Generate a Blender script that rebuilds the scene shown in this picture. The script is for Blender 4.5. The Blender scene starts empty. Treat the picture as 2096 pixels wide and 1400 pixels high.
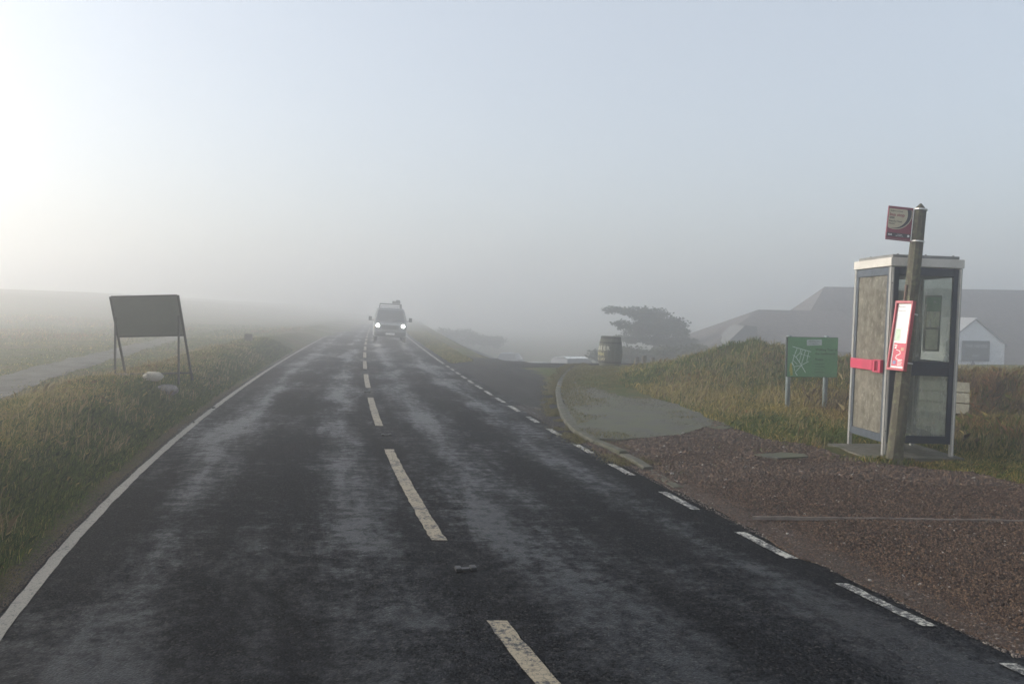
import bpy, bmesh, math, random
import numpy as np
from mathutils import Vector, Matrix
random.seed(7); rng = np.random.default_rng(11)
R = math.radians
SC = bpy.context.scene
COL = SC.collection

# ------------------------------------------------------------------ camera, sky, sun, exposure
cd = bpy.data.cameras.new('camera'); cam = bpy.data.objects.new('camera', cd); COL.objects.link(cam)
cd.sensor_width = 36; cd.lens = 28.0; cd.clip_start = 0.05; cd.clip_end = 3000
cam.matrix_world = Matrix.Translation((0, 0, 1.7)) @ Matrix.Rotation(R(90 - 1.932), 4, 'X') @ Matrix.Rotation(R(1.0), 4, 'Z')
SC.camera = cam
SUN_AZ = math.atan2(-1.0, 0.15)      # direction towards the sun on the ground, measured from +Y towards +X
SUN_EL = R(20)
w = bpy.data.worlds.new('World'); SC.world = w; w.use_nodes = True
nt = w.node_tree; nt.nodes.clear()
sky = nt.nodes.new('ShaderNodeTexSky'); sky.sky_type = 'NISHITA'; sky.sun_disc = False
sky.sun_elevation = SUN_EL; sky.sun_rotation = SUN_AZ
sky.altitude = 0; sky.air_density = 1.0; sky.dust_density = 2.6; sky.ozone_density = 1.5
bg = nt.nodes.new('ShaderNodeBackground'); bg.inputs[1].default_value = 0.12
wo = nt.nodes.new('ShaderNodeOutputWorld')
veil = nt.nodes.new('ShaderNodeMix'); veil.data_type = 'RGBA'; veil.inputs[0].default_value = 0.38      # even layer of thin high fog under the clear sky
veil.inputs[7].default_value = (5.6, 5.7, 5.7, 1)
nt.links.new(sky.outputs[0], veil.inputs[6]); nt.links.new(veil.outputs[2], bg.inputs[0]); nt.links.new(bg.outputs[0], wo.inputs[0])
sl = bpy.data.lights.new('sun', 'SUN'); sl.energy = 2.4; sl.angle = R(8); sl.color = (1.0, 0.94, 0.86)
so = bpy.data.objects.new('sun', sl); COL.objects.link(so)
sd = Vector((math.sin(SUN_AZ) * math.cos(SUN_EL), math.cos(SUN_AZ) * math.cos(SUN_EL), math.sin(SUN_EL)))
so.rotation_euler = sd.to_track_quat('Z', 'Y').to_euler(); so.location = (-30, 10, 20)
vs = SC.view_settings; vs.view_transform = 'Standard'; vs.look = 'None'; vs.exposure = 0.68; vs.gamma = 1; vs.use_curve_mapping = False
cy = SC.cycles; cy.volume_bounces = 8; cy.max_bounces = 12; cy.diffuse_bounces = 3; cy.glossy_bounces = 3; cy.transparent_max_bounces = 16
cy.sample_clamp_indirect = 6
HAZE_DENSITY = 0.0150

# ------------------------------------------------------------------ where a pixel of the photograph lies in the place
FPX = 1630.5
def ray(px, py):
    x = px - 1048.0; y = 700.0 - py; c, s = math.cos(R(1)), math.sin(R(1)); p = -R(1.932)
    xr = c * x - s * y; yr = s * x + c * y
    return (xr, FPX * math.cos(p) - yr * math.sin(p), FPX * math.sin(p) + yr * math.cos(p))
def G(px, py, z=0.0):
    r = ray(px, py); t = (z - 1.7) / r[2]; return (r[0] * t, r[1] * t)
def P(px, py, D):
    r = ray(px, py); t = D / r[1]; return Vector((r[0] * t, D, 1.7 + r[2] * t))

# ------------------------------------------------------------------ materials
MATS = {}
class N:
    def __init__(s, name):
        s.m = bpy.data.materials.new(name); s.m.use_nodes = True; s.t = s.m.node_tree
        s.b = s.t.nodes['Principled BSDF']; s.o = s.t.nodes['Material Output']
    def n(s, typ, **k):
        x = s.t.nodes.new(typ)
        for a, v in k.items():
            if a.startswith('i_'):
                x.inputs[a[2:].replace('_', ' ')].default_value = v
            else: setattr(x, a, v)
        return x
    def l(s, a, b): s.t.links.new(a, b)
    def coord(s, kind='Object'):
        return s.n('ShaderNodeTexCoord').outputs[kind]
    def noise(s, vec, scale, detail=4, rough=0.6, stretch=None):
        if stretch:
            mp = s.n('ShaderNodeMapping'); mp.inputs['Scale'].default_value = stretch; s.l(vec, mp.inputs['Vector']); vec = mp.outputs[0]
        x = s.n('ShaderNodeTexNoise'); x.inputs['Scale'].default_value = scale; x.inputs['Detail'].default_value = detail
        x.inputs['Roughness'].default_value = rough; s.l(vec, x.inputs['Vector']); return x.outputs['Fac']
    def ramp(s, fac, stops):
        x = s.n('ShaderNodeValToRGB'); e = x.color_ramp.elements
        while len(e) < len(stops): e.new(0.5)
        for k, (p, c) in enumerate(stops):
            e[k].position = p; e[k].color = (c, c, c, 1) if isinstance(c, (int, float)) else (*c, 1)
        s.l(fac, x.inputs[0]); return x.outputs[0]
    def mix(s, fac, a, b, mode='MIX'):
        x = s.n('ShaderNodeMix', data_type='RGBA', blend_type=mode)
        for i, v in ((0, fac), (6, a), (7, b)):
            if hasattr(v, 'links'): s.l(v, x.inputs[i])
            elif i == 0: x.inputs[0].default_value = v
            else: x.inputs[i].default_value = (*v, 1) if len(v) == 3 else v
        return x.outputs[2]
    def math(s, op, a, b=0.0, clamp=False):
        x = s.n('ShaderNodeMath', operation=op, use_clamp=clamp)
        for i, v in ((0, a), (1, b)):
            if hasattr(v, 'links'): s.l(v, x.inputs[i])
            else: x.inputs[i].default_value = v
        return x.outputs[0]
    def bump(s, h, strength=0.5, dist=0.01, prev=None):
        x = s.n('ShaderNodeBump'); x.inputs['Strength'].default_value = strength; x.inputs['Distance'].default_value = dist
        s.l(h, x.inputs['Height'])
        if prev: s.l(prev, x.inputs['Normal'])
        s.l(x.outputs[0], s.b.inputs['Normal']); return x.outputs[0]
def simple(name, col, rough=0.6, metal=0.0, var=0.18, scale=9.0, bump=0.15, dist=0.004, spec=0.5, col2=None, stretch=None):
    """painted, metal or wooden surface with uneven colour, roughness and a little relief"""
    if name in MATS: return MATS[name]
    k = N(name); c = k.coord()
    f = k.noise(c, scale, 6, 0.65, stretch)
    c2 = col2 or tuple(v * (1 - var * 1.6) for v in col)
    k.l(k.mix(k.ramp(f, [(0.35, 0.0), (0.68, 1.0)]), col, c2), k.b.inputs['Base Color'])
    k.l(k.ramp(f, [(0.3, max(0.05, rough - 0.1)), (0.7, min(1, rough + 0.12))]), k.b.inputs['Roughness'])
    k.b.inputs['Metallic'].default_value = metal; k.b.inputs['Specular IOR Level'].default_value = spec
    if bump: k.bump(k.noise(c, scale * 6, 3, 0.6, stretch), bump, dist)
    MATS[name] = k.m; return k.m
def emit(name, col, st):
    k = N(name); k.b.inputs['Base Color'].default_value = (.8, .8, .8, 1)
    k.b.inputs['Emission Color'].default_value = (*col, 1); k.b.inputs['Emission Strength'].default_value = st; return k.m

def m_asphalt(name, base, base2, wet):
    """wet coarse asphalt; UV = metres across / along the road, wheel tracks hold the film of water"""
    k = N(name); uv = k.n('ShaderNodeUVMap'); uv.uv_map = 'UVMap'; uvo = uv.outputs[0]; c = k.coord()
    sx = k.n('ShaderNodeSeparateXYZ'); k.l(uvo, sx.inputs[0]); u = sx.outputs[0]
    grit = k.noise(c, 95, 3, 0.75); grit2 = k.noise(c, 26, 4, 0.7)
    big = k.noise(uvo, 1.0, 5, 0.62, (0.9, 0.16, 1)); med = k.noise(uvo, 1.0, 6, 0.7, (3.2, 0.55, 1)); cross = k.noise(uvo, 1.0, 5, 0.7, (0.9, 3.6, 1))
    # wheel tracks: bands of |u - u0|
    warp = k.math('MULTIPLY', k.math('SUBTRACT', big, 0.5), 1.1)
    uw = k.math('ADD', u, warp)
    tracks = None
    for u0, wd in ((-2.05, 0.42), (-0.62, 0.42), (0.72, 0.5), (2.0, 0.42)):
        d = k.math('ABSOLUTE', k.math('SUBTRACT', uw, u0)); b = k.math('SUBTRACT', 1.0, k.math('DIVIDE', d, wd), True)
        tracks = b if tracks is None else k.math('MAXIMUM', tracks, b)
    wetm = k.math('ADD', k.math('MULTIPLY', tracks, 0.36), k.math('MULTIPLY', med, 1.0))
    wetm = k.math('ADD', wetm, k.math('MULTIPLY', cross, 0.55))
    wetm = k.math('ADD', wetm, k.math('MULTIPLY', k.math('SUBTRACT', k.noise(uvo, 1.0, 4, 0.6, (.45, .22, 1)), 0.5), 1.5))
    wetm = k.math('ADD', wetm, k.math('MULTIPLY', k.math('SUBTRACT', grit2, 0.32), 0.75))
    wetm = k.math('ADD', wetm, k.math('MULTIPLY', k.math('SUBTRACT', k.noise(c, 8, 5, 0.75), 0.5), 1.3))
    wetm = k.ramp(wetm, [(0.90 / 1.6, 0.0), (1.32 / 1.6, 1.0)]) if False else k.ramp(k.math('MULTIPLY', wetm, 0.5), [(0.44, 0.0), (0.66, 1.0)])
    wm = k.math('MULTIPLY', wetm, wet)
    vg = k.n('ShaderNodeTexVoronoi'); vg.inputs['Scale'].default_value = 85; k.l(c, vg.inputs['Vector'])
    sg_ = k.n('ShaderNodeSeparateColor'); k.l(vg.outputs['Color'], sg_.inputs[0])
    col = k.mix(k.ramp(sg_.outputs[0], [(0.25, 0.0), (0.95, 1.0)]), base, base2)
    col = k.mix(k.ramp(sg_.outputs[1], [(0.86, 0.0), (1.0, 0.8)]), col, (0.07, 0.067, 0.062))
    grit = k.math('ADD', k.math('MULTIPLY', grit, .6), k.math('MULTIPLY', k.math('SUBTRACT', .6, vg.outputs['Distance']), .7))
    col = k.mix(k.ramp(big, [(0.45, 0.0), (0.7, 0.5)]), col, (0.009, 0.009, 0.010))
    k.l(col, k.b.inputs['Base Color'])
    k.l(k.math('SUBTRACT', k.ramp(grit2, [(0.3, 0.72), (0.7, 0.88)]), k.math('MULTIPLY', wm, 0.46)), k.b.inputs['Roughness'])
    k.l(k.math('ADD', k.math('MULTIPLY', sg_.outputs[2], 0.03), k.math('MULTIPLY', wm, 0.10)), k.b.inputs['Specular IOR Level'])
    h = k.math('ADD', k.math('MULTIPLY', grit, 1.0), k.math('MULTIPLY', grit2, 0.5))
    b = k.n('ShaderNodeBump'); b.inputs['Distance'].default_value = 0.006; k.l(h, b.inputs['Height'])
    k.l(k.math('SUBTRACT', 0.95, k.math('MULTIPLY', wm, 0.45)), b.inputs['Strength']); k.l(b.outputs[0], k.b.inputs['Normal'])
    return k.m
def m_oldtar():
    k = N('old_tarmac'); c = k.coord(); g = k.noise(c, 80, 3, 0.7); f = k.noise(c, 2.2, 6, 0.65)
    col = k.mix(k.ramp(g, [(0.35, 0.0), (0.7, 1.0)]), (0.036, 0.036, 0.027), (0.082, 0.080, 0.064))
    col = k.mix(k.ramp(f, [(0.42, 0.0), (0.56, 0.9)]), col, (0.06, 0.066, 0.028))
    v = k.n('ShaderNodeTexVoronoi', feature='DISTANCE_TO_EDGE'); v.inputs['Scale'].default_value = 1.6
    mp = k.n('ShaderNodeMix', data_type='VECTOR'); 
    add = k.n('ShaderNodeVectorMath', operation='ADD'); nz = k.n('ShaderNodeTexNoise'); nz.inputs['Scale'].default_value = 3; k.l(c, nz.inputs['Vector'])
    k.l(c, add.inputs[0]); k.l(nz.outputs['Color'], add.inputs[1]); k.l(add.outputs[0], v.inputs['Vector'])
    crack = k.ramp(v.outputs['Distance'], [(0.0, 1.0), (0.03, 0.0)])
    crk = k.math('MULTIPLY', crack, k.ramp(k.noise(c, 0.9, 3), [(0.42, 0.0), (0.5, 1.0)]))
    col = k.mix(crk, col, (0.02, 0.02, 0.015)); k.l(col, k.b.inputs['Base Color'])
    k.b.inputs['Roughness'].default_value = 0.75; k.bump(k.math('SUBTRACT', g, crk), 0.8, 0.006); return k.m
def m_gravel():
    k = N('gravel_bed'); c = k.coord()
    v = k.n('ShaderNodeTexVoronoi'); v.inputs['Scale'].default_value = 62; k.l(c, v.inputs['Vector'])
    v2 = k.n('ShaderNodeTexVoronoi'); v2.inputs['Scale'].default_value = 130; k.l(c, v2.inputs['Vector'])
    sp = k.n('ShaderNodeSeparateColor'); k.l(v.outputs['Color'], sp.inputs[0])
    col = k.ramp(sp.outputs[0], [(0.0, (0.015, 0.010, 0.008)), (0.4, (0.040, 0.021, 0.012)), (0.75, (0.068, 0.040, 0.024)), (0.96, (0.085, 0.066, 0.052)), (1.0, (0.26, 0.23, 0.2))])
    big = k.noise(c, 0.8, 5, 0.6)
    col = k.mix(k.ramp(big, [(0.42, 0.0), (0.66, 0.65)]), col, (0.024, 0.020, 0.016))
    k.l(col, k.b.inputs['Base Color']); k.b.inputs['Roughness'].default_value = 0.7; k.b.inputs['Specular IOR Level'].default_value = 0.3
    h = k.math('SUBTRACT', 1.0, v.outputs['Distance']); h = k.math('ADD', h, k.math('MULTIPLY', k.noise(c, 14, 3), 1.2))
    k.bump(h, 0.9, 0.012); return k.m
def m_vcol(name, rough=0.8, trans=0.0, spec=0.2):
    k = N(name); a = k.n('ShaderNodeVertexColor'); a.layer_name = 'Col'; k.l(a.outputs[0], k.b.inputs['Base Color'])
    k.b.inputs['Roughness'].default_value = rough; k.b.inputs['Specular IOR Level'].default_value = spec
    if trans:
        t = k.n('ShaderNodeBsdfTranslucent'); k.l(a.outputs[0], t.inputs['Color'])
        mx = k.n('ShaderNodeMixShader'); mx.inputs[0].default_value = trans
        k.l(k.b.outputs[0], mx.inputs[1]); k.l(t.outputs[0], mx.inputs[2]); k.l(mx.outputs[0], k.o.inputs['Surface'])
    return k.m
def m_ground():
    k = N('turf'); c = k.coord()
    a = k.noise(c, 0.22, 5, 0.6); b = k.noise(c, 1.3, 6, 0.7); f = k.noise(c, 17, 5, 0.7); z = k.noise(c, 60, 3, 0.7)
    g = k.mix(k.ramp(f, [(0.35, 0.0), (0.68, 1.0)]), (0.03, 0.052, 0.010), (0.085, 0.105, 0.026))
    g = k.mix(k.ramp(b, [(0.46, 0.0), (0.62, 0.8)]), g, (0.13, 0.095, 0.036))
    g = k.mix(k.ramp(a, [(0.50, 0.0), (0.66, 0.85)]), g, (0.115, 0.07, 0.042))
    k.l(g, k.b.inputs['Base Color']); k.b.inputs['Roughness'].default_value = 0.9; k.b.inputs['Specular IOR Level'].default_value = 0.1
    k.bump(k.math('ADD', f, k.math('MULTIPLY', z, 0.5)), 1.0, 0.06); return k.m
def m_paint(name, col, wear=0.5):
    """road paint crazed and worn through to the asphalt"""
    k = N(name); c = k.coord()
    n1 = k.noise(c, 34, 5, 0.75); n2 = k.noise(c, 5, 4, 0.6)
    v = k.n('ShaderNodeTexVoronoi', feature='DISTANCE_TO_EDGE'); v.inputs['Scale'].default_value = 30; k.l(c, v.inputs['Vector'])
    crack = k.ramp(v.outputs['Distance'], [(0.0, 0.7), (0.05, 0.0)])
    hole = k.ramp(k.math('ADD', k.math('MULTIPLY', n1, 0.75), k.math('MULTIPLY', n2, 0.4)), [(0.60 + 0.12 * (1 - wear), 0.0), (0.66 + 0.12 * (1 - wear), 1.0)])
    pc = k.mix(n2, tuple(v_ * 0.75 for v_ in col), col)
    k.l(k.mix(k.math('MAXIMUM', hole, crack), pc, (0.035, 0.035, 0.036)), k.b.inputs['Base Color'])
    k.b.inputs['Roughness'].default_value = 0.6; k.bump(k.math('SUBTRACT', n1, hole), 0.6, 0.004); return k.m
def m_glass(name, tint, dirt, scr, dens=0.5, lo=0.0):
    """old grimy perspex: partly clear, partly a film of dirt and scratches"""
    k = N(name); c = k.coord()
    n = k.noise(c, 7, 6, 0.7); s1 = k.noise(c, 22, 6, 0.85, (1, 1, 0.45)); v = k.noise(c, 2.2, 4, 0.6, (1, 1, 0.35))
    tr = k.n('ShaderNodeBsdfTransparent'); tr.inputs[0].default_value = (*tint, 1)
    col = k.mix(k.ramp(n, [(0.3, 0.0), (0.7, 1.0)]), dirt, scr)
    col = k.mix(k.ramp(s1, [(0.56, 0.0), (0.66, 0.8)]), col, tuple(min(1, q * 1.7) for q in scr))
    k.l(col, k.b.inputs['Base Color']); k.b.inputs['Roughness'].default_value = 0.35
    tl = k.n('ShaderNodeBsdfTranslucent'); k.l(col, tl.inputs['Color'])
    m0 = k.n('ShaderNodeMixShader'); m0.inputs[0].default_value = 0.55; k.l(k.b.outputs[0], m0.inputs[1]); k.l(tl.outputs[0], m0.inputs[2])
    mx = k.n('ShaderNodeMixShader'); k.l(k.ramp(k.math('ADD', k.math('MULTIPLY', v, 0.6), k.math('MULTIPLY', s1, 0.4)), [(0.35, max(0, dens - 0.18)), (0.65, min(1, dens + 0.2))]), mx.inputs[0])
    k.l(tr.outputs[0], mx.inputs[1]); k.l(m0.outputs[0], mx.inputs[2]); k.l(mx.outputs[0], k.o.inputs['Surface']); return k.m
def m_wood(name, a, b, lich):
    """weathered timber with grain along local Z and pale lichen"""
    k = N(name); c = k.coord()
    g = k.noise(c, 30, 6, 0.7, (1, 1, 0.06)); l = k.noise(c, 16, 6, 0.75); l2 = k.noise(c, 2.5, 3)
    col = k.mix(k.ramp(g, [(0.3, 0.0), (0.7, 1.0)]), a, b)
    lm = k.math('MULTIPLY', k.ramp(l, [(0.5, 0.0), (0.62, 1.0)]), k.ramp(l2, [(0.35, 0.2), (0.6, 1.0)]))
    k.l(k.mix(lm, col, lich), k.b.inputs['Base Color']); k.b.inputs['Roughness'].default_value = 0.85
    k.bump(k.math('ADD', g, k.math('MULTIPLY', l, 0.5)), 0.7, 0.008); return k.m

M_road = m_asphalt('wet_asphalt', (0.003, 0.0036, 0.005), (0.021, 0.023, 0.027), 1.0)
M_side = m_asphalt('side_asphalt', (0.026, 0.027, 0.027), (0.05, 0.05, 0.048), 0.25)
M_tar = m_oldtar(); M_gravel = m_gravel(); M_turf = m_ground()
M_blade = m_vcol('grass_blades', 0.75, 0.3, 0.15); M_stone = m_vcol('stone_chips', 0.65, 0, 0.3)
M_leaf = m_vcol('leaves', 0.8, 0.2, 0.15)
M_white = m_paint('white_line_paint', (0.27, 0.25, 0.205), 0.75)
M_yel = m_paint('cream_line_paint', (0.33, 0.28, 0.19), 1.15)
M_edge = m_paint('worn_white_paint', (0.58, 0.57, 0.50), 1.55)

# ------------------------------------------------------------------ mesh helpers
def put(o, parent=None, **k):
    COL.objects.link(o)
    if parent is not None: o.parent = parent
    for a, v in k.items():
        if v is not None: o[a] = v
    return o
def mesh(name, verts, faces, mat, parent=None, smooth=False, **k):
    me = bpy.data.meshes.new(name); me.from_pydata([tuple(v) for v in verts], [], faces); me.materials.append(mat)
    if smooth: me.shade_smooth()
    me.update(); return put(bpy.data.objects.new(name, me), parent, **k)
def thing(name, loc, rz, label, cat, group=None, tilt=None):
    e = bpy.data.objects.new(name, None); e.empty_display_size = 0.2; e.location = loc
    e.rotation_euler = (tilt[0] if tilt else 0, tilt[1] if tilt else 0, rz)
    return put(e, None, label=label, category=cat, group=group)
class MB:
    def __init__(s): s.v = []; s.f = []
    def add(s, v, f):
        n = len(s.v); s.v += [Vector(a) for a in v]; s.f += [[i + n for i in q] for q in f]; return s
    def box(s, x0, x1, y0, y1, z0, z1, ch=0.0):
        if ch <= 0:
            v = [(x, y, z) for z in (z0, z1) for x, y in ((x0, y0), (x1, y0), (x1, y1), (x0, y1))]
            return s.add(v, [(3, 2, 1, 0), (4, 5, 6, 7), (0, 1, 5, 4), (1, 2, 6, 5), (2, 3, 7, 6), (3, 0, 4, 7)])
        bm = bmesh.new(); bmesh.ops.create_cube(bm, size=1)
        for q in bm.verts: q.co = ((x0 + x1) / 2 + q.co.x * (x1 - x0), (y0 + y1) / 2 + q.co.y * (y1 - y0), (z0 + z1) / 2 + q.co.z * (z1 - z0))
        bmesh.ops.bevel(bm, geom=bm.edges[:], offset=ch, segments=2, affect='EDGES', profile=0.6)
        bm.verts.index_update(); v = [q.co.copy() for q in bm.verts]; f = [[x.index for x in q.verts] for q in bm.faces]; bm.free(); return s.add(v, f)
    def tube(s, pts, r, n=8, cap=True):
        pts = [Vector(p) for p in pts]; rs = r if isinstance(r, (list, tuple)) else [r] * len(pts); v = []; f = []
        for i, p in enumerate(pts):
            d = (pts[min(i + 1, len(pts) - 1)] - pts[max(i - 1, 0)]).normalized()
            a = d.cross(Vector((0, 0, 1))); a = a.normalized() if a.length > 0.01 else Vector((1, 0, 0)); b = d.cross(a)
            for k in range(n):
                t = 2 * math.pi * (k + .5) / n; v.append(p + (a * math.cos(t) + b * math.sin(t)) * rs[i])
        for i in range(len(pts) - 1):
            for k in range(n): f.append((i * n + k, i * n + (k + 1) % n, (i + 1) * n + (k + 1) % n, (i + 1) * n + k))
        if cap: f.append(tuple(range(n))[::-1]); f.append(tuple((len(pts) - 1) * n + k for k in range(n)))
        return s.add(v, f)
    def bar(s, a, b, w_, h_):
        """square section bar between two points"""
        a, b = Vector(a), Vector(b); d = (b - a).normalized(); u = d.cross(Vector((0, 1, 0)));
        u = u.normalized() if u.length > .05 else Vector((1, 0, 0)); q = d.cross(u)
        v = [p + u * sx * w_ / 2 + q * sy * h_ / 2 for p in (a, b) for sx, sy in ((-1, -1), (1, -1), (1, 1), (-1, 1))]
        return s.add(v, [(3, 2, 1, 0), (4, 5, 6, 7), (0, 1, 5, 4), (1, 2, 6, 5), (2, 3, 7, 6), (3, 0, 4, 7)])
    def lathe(s, prof, n=24, c=(0, 0, 0), axis='Z'):
        v = []; f = []
        for r_, z in prof:
            for k in range(n):
                t = 2 * math.pi * k / n; p = (r_ * math.cos(t), r_ * math.sin(t), z)
                if axis == 'X': p = (z, r_ * math.cos(t), r_ * math.sin(t))
                if axis == 'Y': p = (r_ * math.cos(t), z, r_ * math.sin(t))
                v.append((p[0] + c[0], p[1] + c[1], p[2] + c[2]))
        for i in range(len(prof) - 1):
            for k in range(n): f.append((i * n + k, i * n + (k + 1) % n, (i + 1) * n + (k + 1) % n, (i + 1) * n + k))
        f.append(tuple(range(n))[::-1]); f.append(tuple((len(prof) - 1) * n + k for k in range(n)))
        return s.add(v, f)
    def prism(s, prof, x0, x1, x0t=None, x1t=None):
        """polygon in (y,z) carried from x0 to x1"""
        n = len(prof); v = [(x0, y, z) for y, z in prof] + [(x1, y, z) for y, z in prof]
        return s.add(v, [tuple(range(n)), tuple(range(2 * n - 1, n - 1, -1))] + [(i, n + i, n + (i + 1) % n, (i + 1) % n) for i in range(n)])
    def build(s, name, mat, parent=None, smooth=False, bevel=0, **k):
        o = mesh(name, s.v, s.f, mat, parent, smooth, **k)
        bm = bmesh.new(); bm.from_mesh(o.data)
        bmesh.ops.recalc_face_normals(bm, faces=bm.faces)
        if bevel: bmesh.ops.bevel(bm, geom=bm.edges[:], offset=bevel, segments=2, affect='EDGES', profile=0.5, clamp_overlap=True)
        bm.to_mesh(o.data); bm.free()
        if smooth: o.data.shade_smooth()
        return o
def text(name, s_, size, mat, parent, loc, rot=(math.pi / 2, 0, 0), align='LEFT', bold=0.0):
    c = bpy.data.curves.new(name, 'FONT'); c.body = s_; c.size = size; c.align_x = align; c.extrude = 0.0006; c.offset = bold; c.resolution_u = 2
    t = bpy.data.objects.new('t', c); me = bpy.data.meshes.new_from_object(t); bpy.data.objects.remove(t)
    me.name = name; me.materials.clear(); me.materials.append(mat)
    o = bpy.data.objects.new(name, me); o.location = loc; o.rotation_euler = rot; return put(o, parent)
def copy_tree(o, parent=None):
    c = o.copy(); COL.objects.link(c); c.parent = parent
    for ch in [x for x in bpy.data.objects if x.parent == o]: copy_tree(ch, c)
    return c

# ------------------------------------------------------------------ numpy noise, road lines, terrain
def _h(i, j, s): 
    v = np.sin(i * 127.1 + j * 311.7 + s * 74.7) * 43758.5453; return v - np.floor(v)
def vn(x, y, s=0):
    xi, yi = np.floor(x), np.floor(y); fx, fy = x - xi, y - yi; fx = fx * fx * (3 - 2 * fx); fy = fy * fy * (3 - 2 * fy)
    a = _h(xi, yi, s) * (1 - fx) + _h(xi + 1, yi, s) * fx; b = _h(xi, yi + 1, s) * (1 - fx) + _h(xi + 1, yi + 1, s) * fx
    return a * (1 - fy) + b * fy
def fbm(x, y, s=0, o=4):
    t = 0; a = 0.5; 
    for k in range(o): t = t + a * vn(x * 2 ** k, y * 2 ** k, s + k); a *= 0.5
    return t
def S(t): t = np.clip(t, 0, 1); return t * t * (3 - 2 * t)
def linefit(px):
    p = np.array([G(*q) for q in px]); y = p[:, 1]; A = np.stack([np.ones_like(y), y, np.log(y)], 1); wt = 1 / y ** .5
    c, *_ = np.linalg.lstsq(A * wt[:, None], p[:, 0] * wt, rcond=None)
    def f(yy):
        yy = np.asarray(yy, float); y0 = 3.0; yc = np.maximum(yy, y0)
        return c[0] + c[1] * yc + c[2] * np.log(yc) + (yy - yc) * (c[1] + c[2] / y0)
    return f
xL = linefit([(6, 1282), (118, 1141), (220, 1046), (291, 964), (338, 915), (377, 884), (437, 834), (518, 782), (584, 734), (665, 690)])
xC = linefit([(1110, 1400), (1020, 1272), (910, 1107), (800, 920), (770, 872), (757, 815), (748, 770), (745, 740), (750, 705)])
xR = linefit([(2080, 1365), (1900, 1282), (1725, 1195), (1625, 1143), (1525, 1095), (1435, 1045), (1345, 1008), (1265, 962), (1190, 922), (1130, 890), (1095, 862), (1010, 800), (960, 775), (905, 742), (840, 698)])

def tz(x, y):
    """height of the ground"""
    x = np.asarray(x, float); y = np.asarray(y, float)
    z = np.full(np.broadcast(x, y).shape, -0.03)
    t = xL(y) - 0.1 - x                      # metres outside the left line
    n1 = fbm(x * .7, y * .7, 3) - .47; n2 = fbm(x * 3, y * 3, 9) - .47
    crest = 0.46 + 0.25 * (fbm(y * .25, y * 0 + 3, 5) - .47)
    bank = 0.03 * S(t / .15) + crest * S((t - .12) / 1.2) - (crest - .2) * S((t - 1.75) / 1.2)
    z = z + bank * (t > 0) + (n2 * .10 * S(t / .8) + n1 * .16 * S((t - .3) / 1.5))
    far = S((-x - 20) / 60) * S((y - 38) / 80)
    z = z + far * (4.0 + 2.0 * (fbm(x * .045, y * .045, 21) - .47)) * (t > 0)
    # right side
    u = x - xR(y)
    verge = S((u - 1.6) / 1.5) * S((y - 7.5 - .12 * x) / 2.2)
    z = z + verge * (0.06 + n2 * .10)
    hx, hy = 6.1, 19.6
    g = np.exp(-(((x - hx) / 2.35) ** 2) - ((y - hy) / 2.6) ** 2)
    g2 = np.exp(-(((x - 8.6) / 2.0) ** 2) - ((y - 17) / 2.2) ** 2)
    g3 = np.exp(-(((x - 3.4) / 1.6) ** 2) - ((y - 20.5) / 2.2) ** 2)
    z = z + g * (.90 + n1 * .5 + n2 * .25) + g2 * (.55 + n2 * .2) + g3 * (.14 + n2 * .1)
    m = np.exp(-(((x - 9.5) / 1.9) ** 2) - ((y - 13.9) / 1.9) ** 2) + .2 * np.exp(-(((x - 7.6) / 1.1) ** 2) - ((y - 13.2) / 1.5) ** 2) + .3 * np.exp(-(((x - 7.0) / .9) ** 2) - ((y - 11.2) / .9) ** 2)
    z = z + m * (.62 + n2 * .45)
    # the ground falls away to the car park
    drop = S((y - (26.6 + .25 * np.maximum(x, 0))) / 13.0)
    side = S((u - (.9 + .03 * y)) / 3.0)
    z = z - drop * side * (1.95 + .9 * S((y - 38) / 26))
    z = z + (u > 0) * S((u - 40) / 60) * 2.0 * drop
    return z

def inpoly(x, y, poly):
    c = np.zeros(np.broadcast(x, y).shape, bool); n = len(poly)
    for i in range(n):
        x1, y1 = poly[i]; x2, y2 = poly[(i + 1) % n]
        if y1 == y2: continue
        k = ((y1 > y) != (y2 > y)) & (x < (x2 - x1) * (y - y1) / (y2 - y1) + x1); c ^= k
    return c

# terrain sheet out to the horizon
ax = np.concatenate([-np.geomspace(620, 13, 34), np.arange(-12.5, -3, .13), np.arange(-3, 2, .4), np.arange(2, 11.5, .13), np.geomspace(12, 620, 34)])
ay = np.concatenate([np.arange(-14, 3, 1.0), np.arange(3, 27, .15), np.arange(27, 70, .8), np.geomspace(71, 900, 32)])
X, Y = np.meshgrid(ax, ay); Z = tz(X, Y); nx = len(ax)
v = np.stack([X.ravel(), Y.ravel(), Z.ravel()], 1)
f = [(j * nx + i, j * nx + i + 1, (j + 1) * nx + i + 1, (j + 1) * nx + i) for j in range(len(ay) - 1) for i in range(nx - 1)]
mesh('ground', v, f, M_turf, smooth=True, kind='structure')

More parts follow.
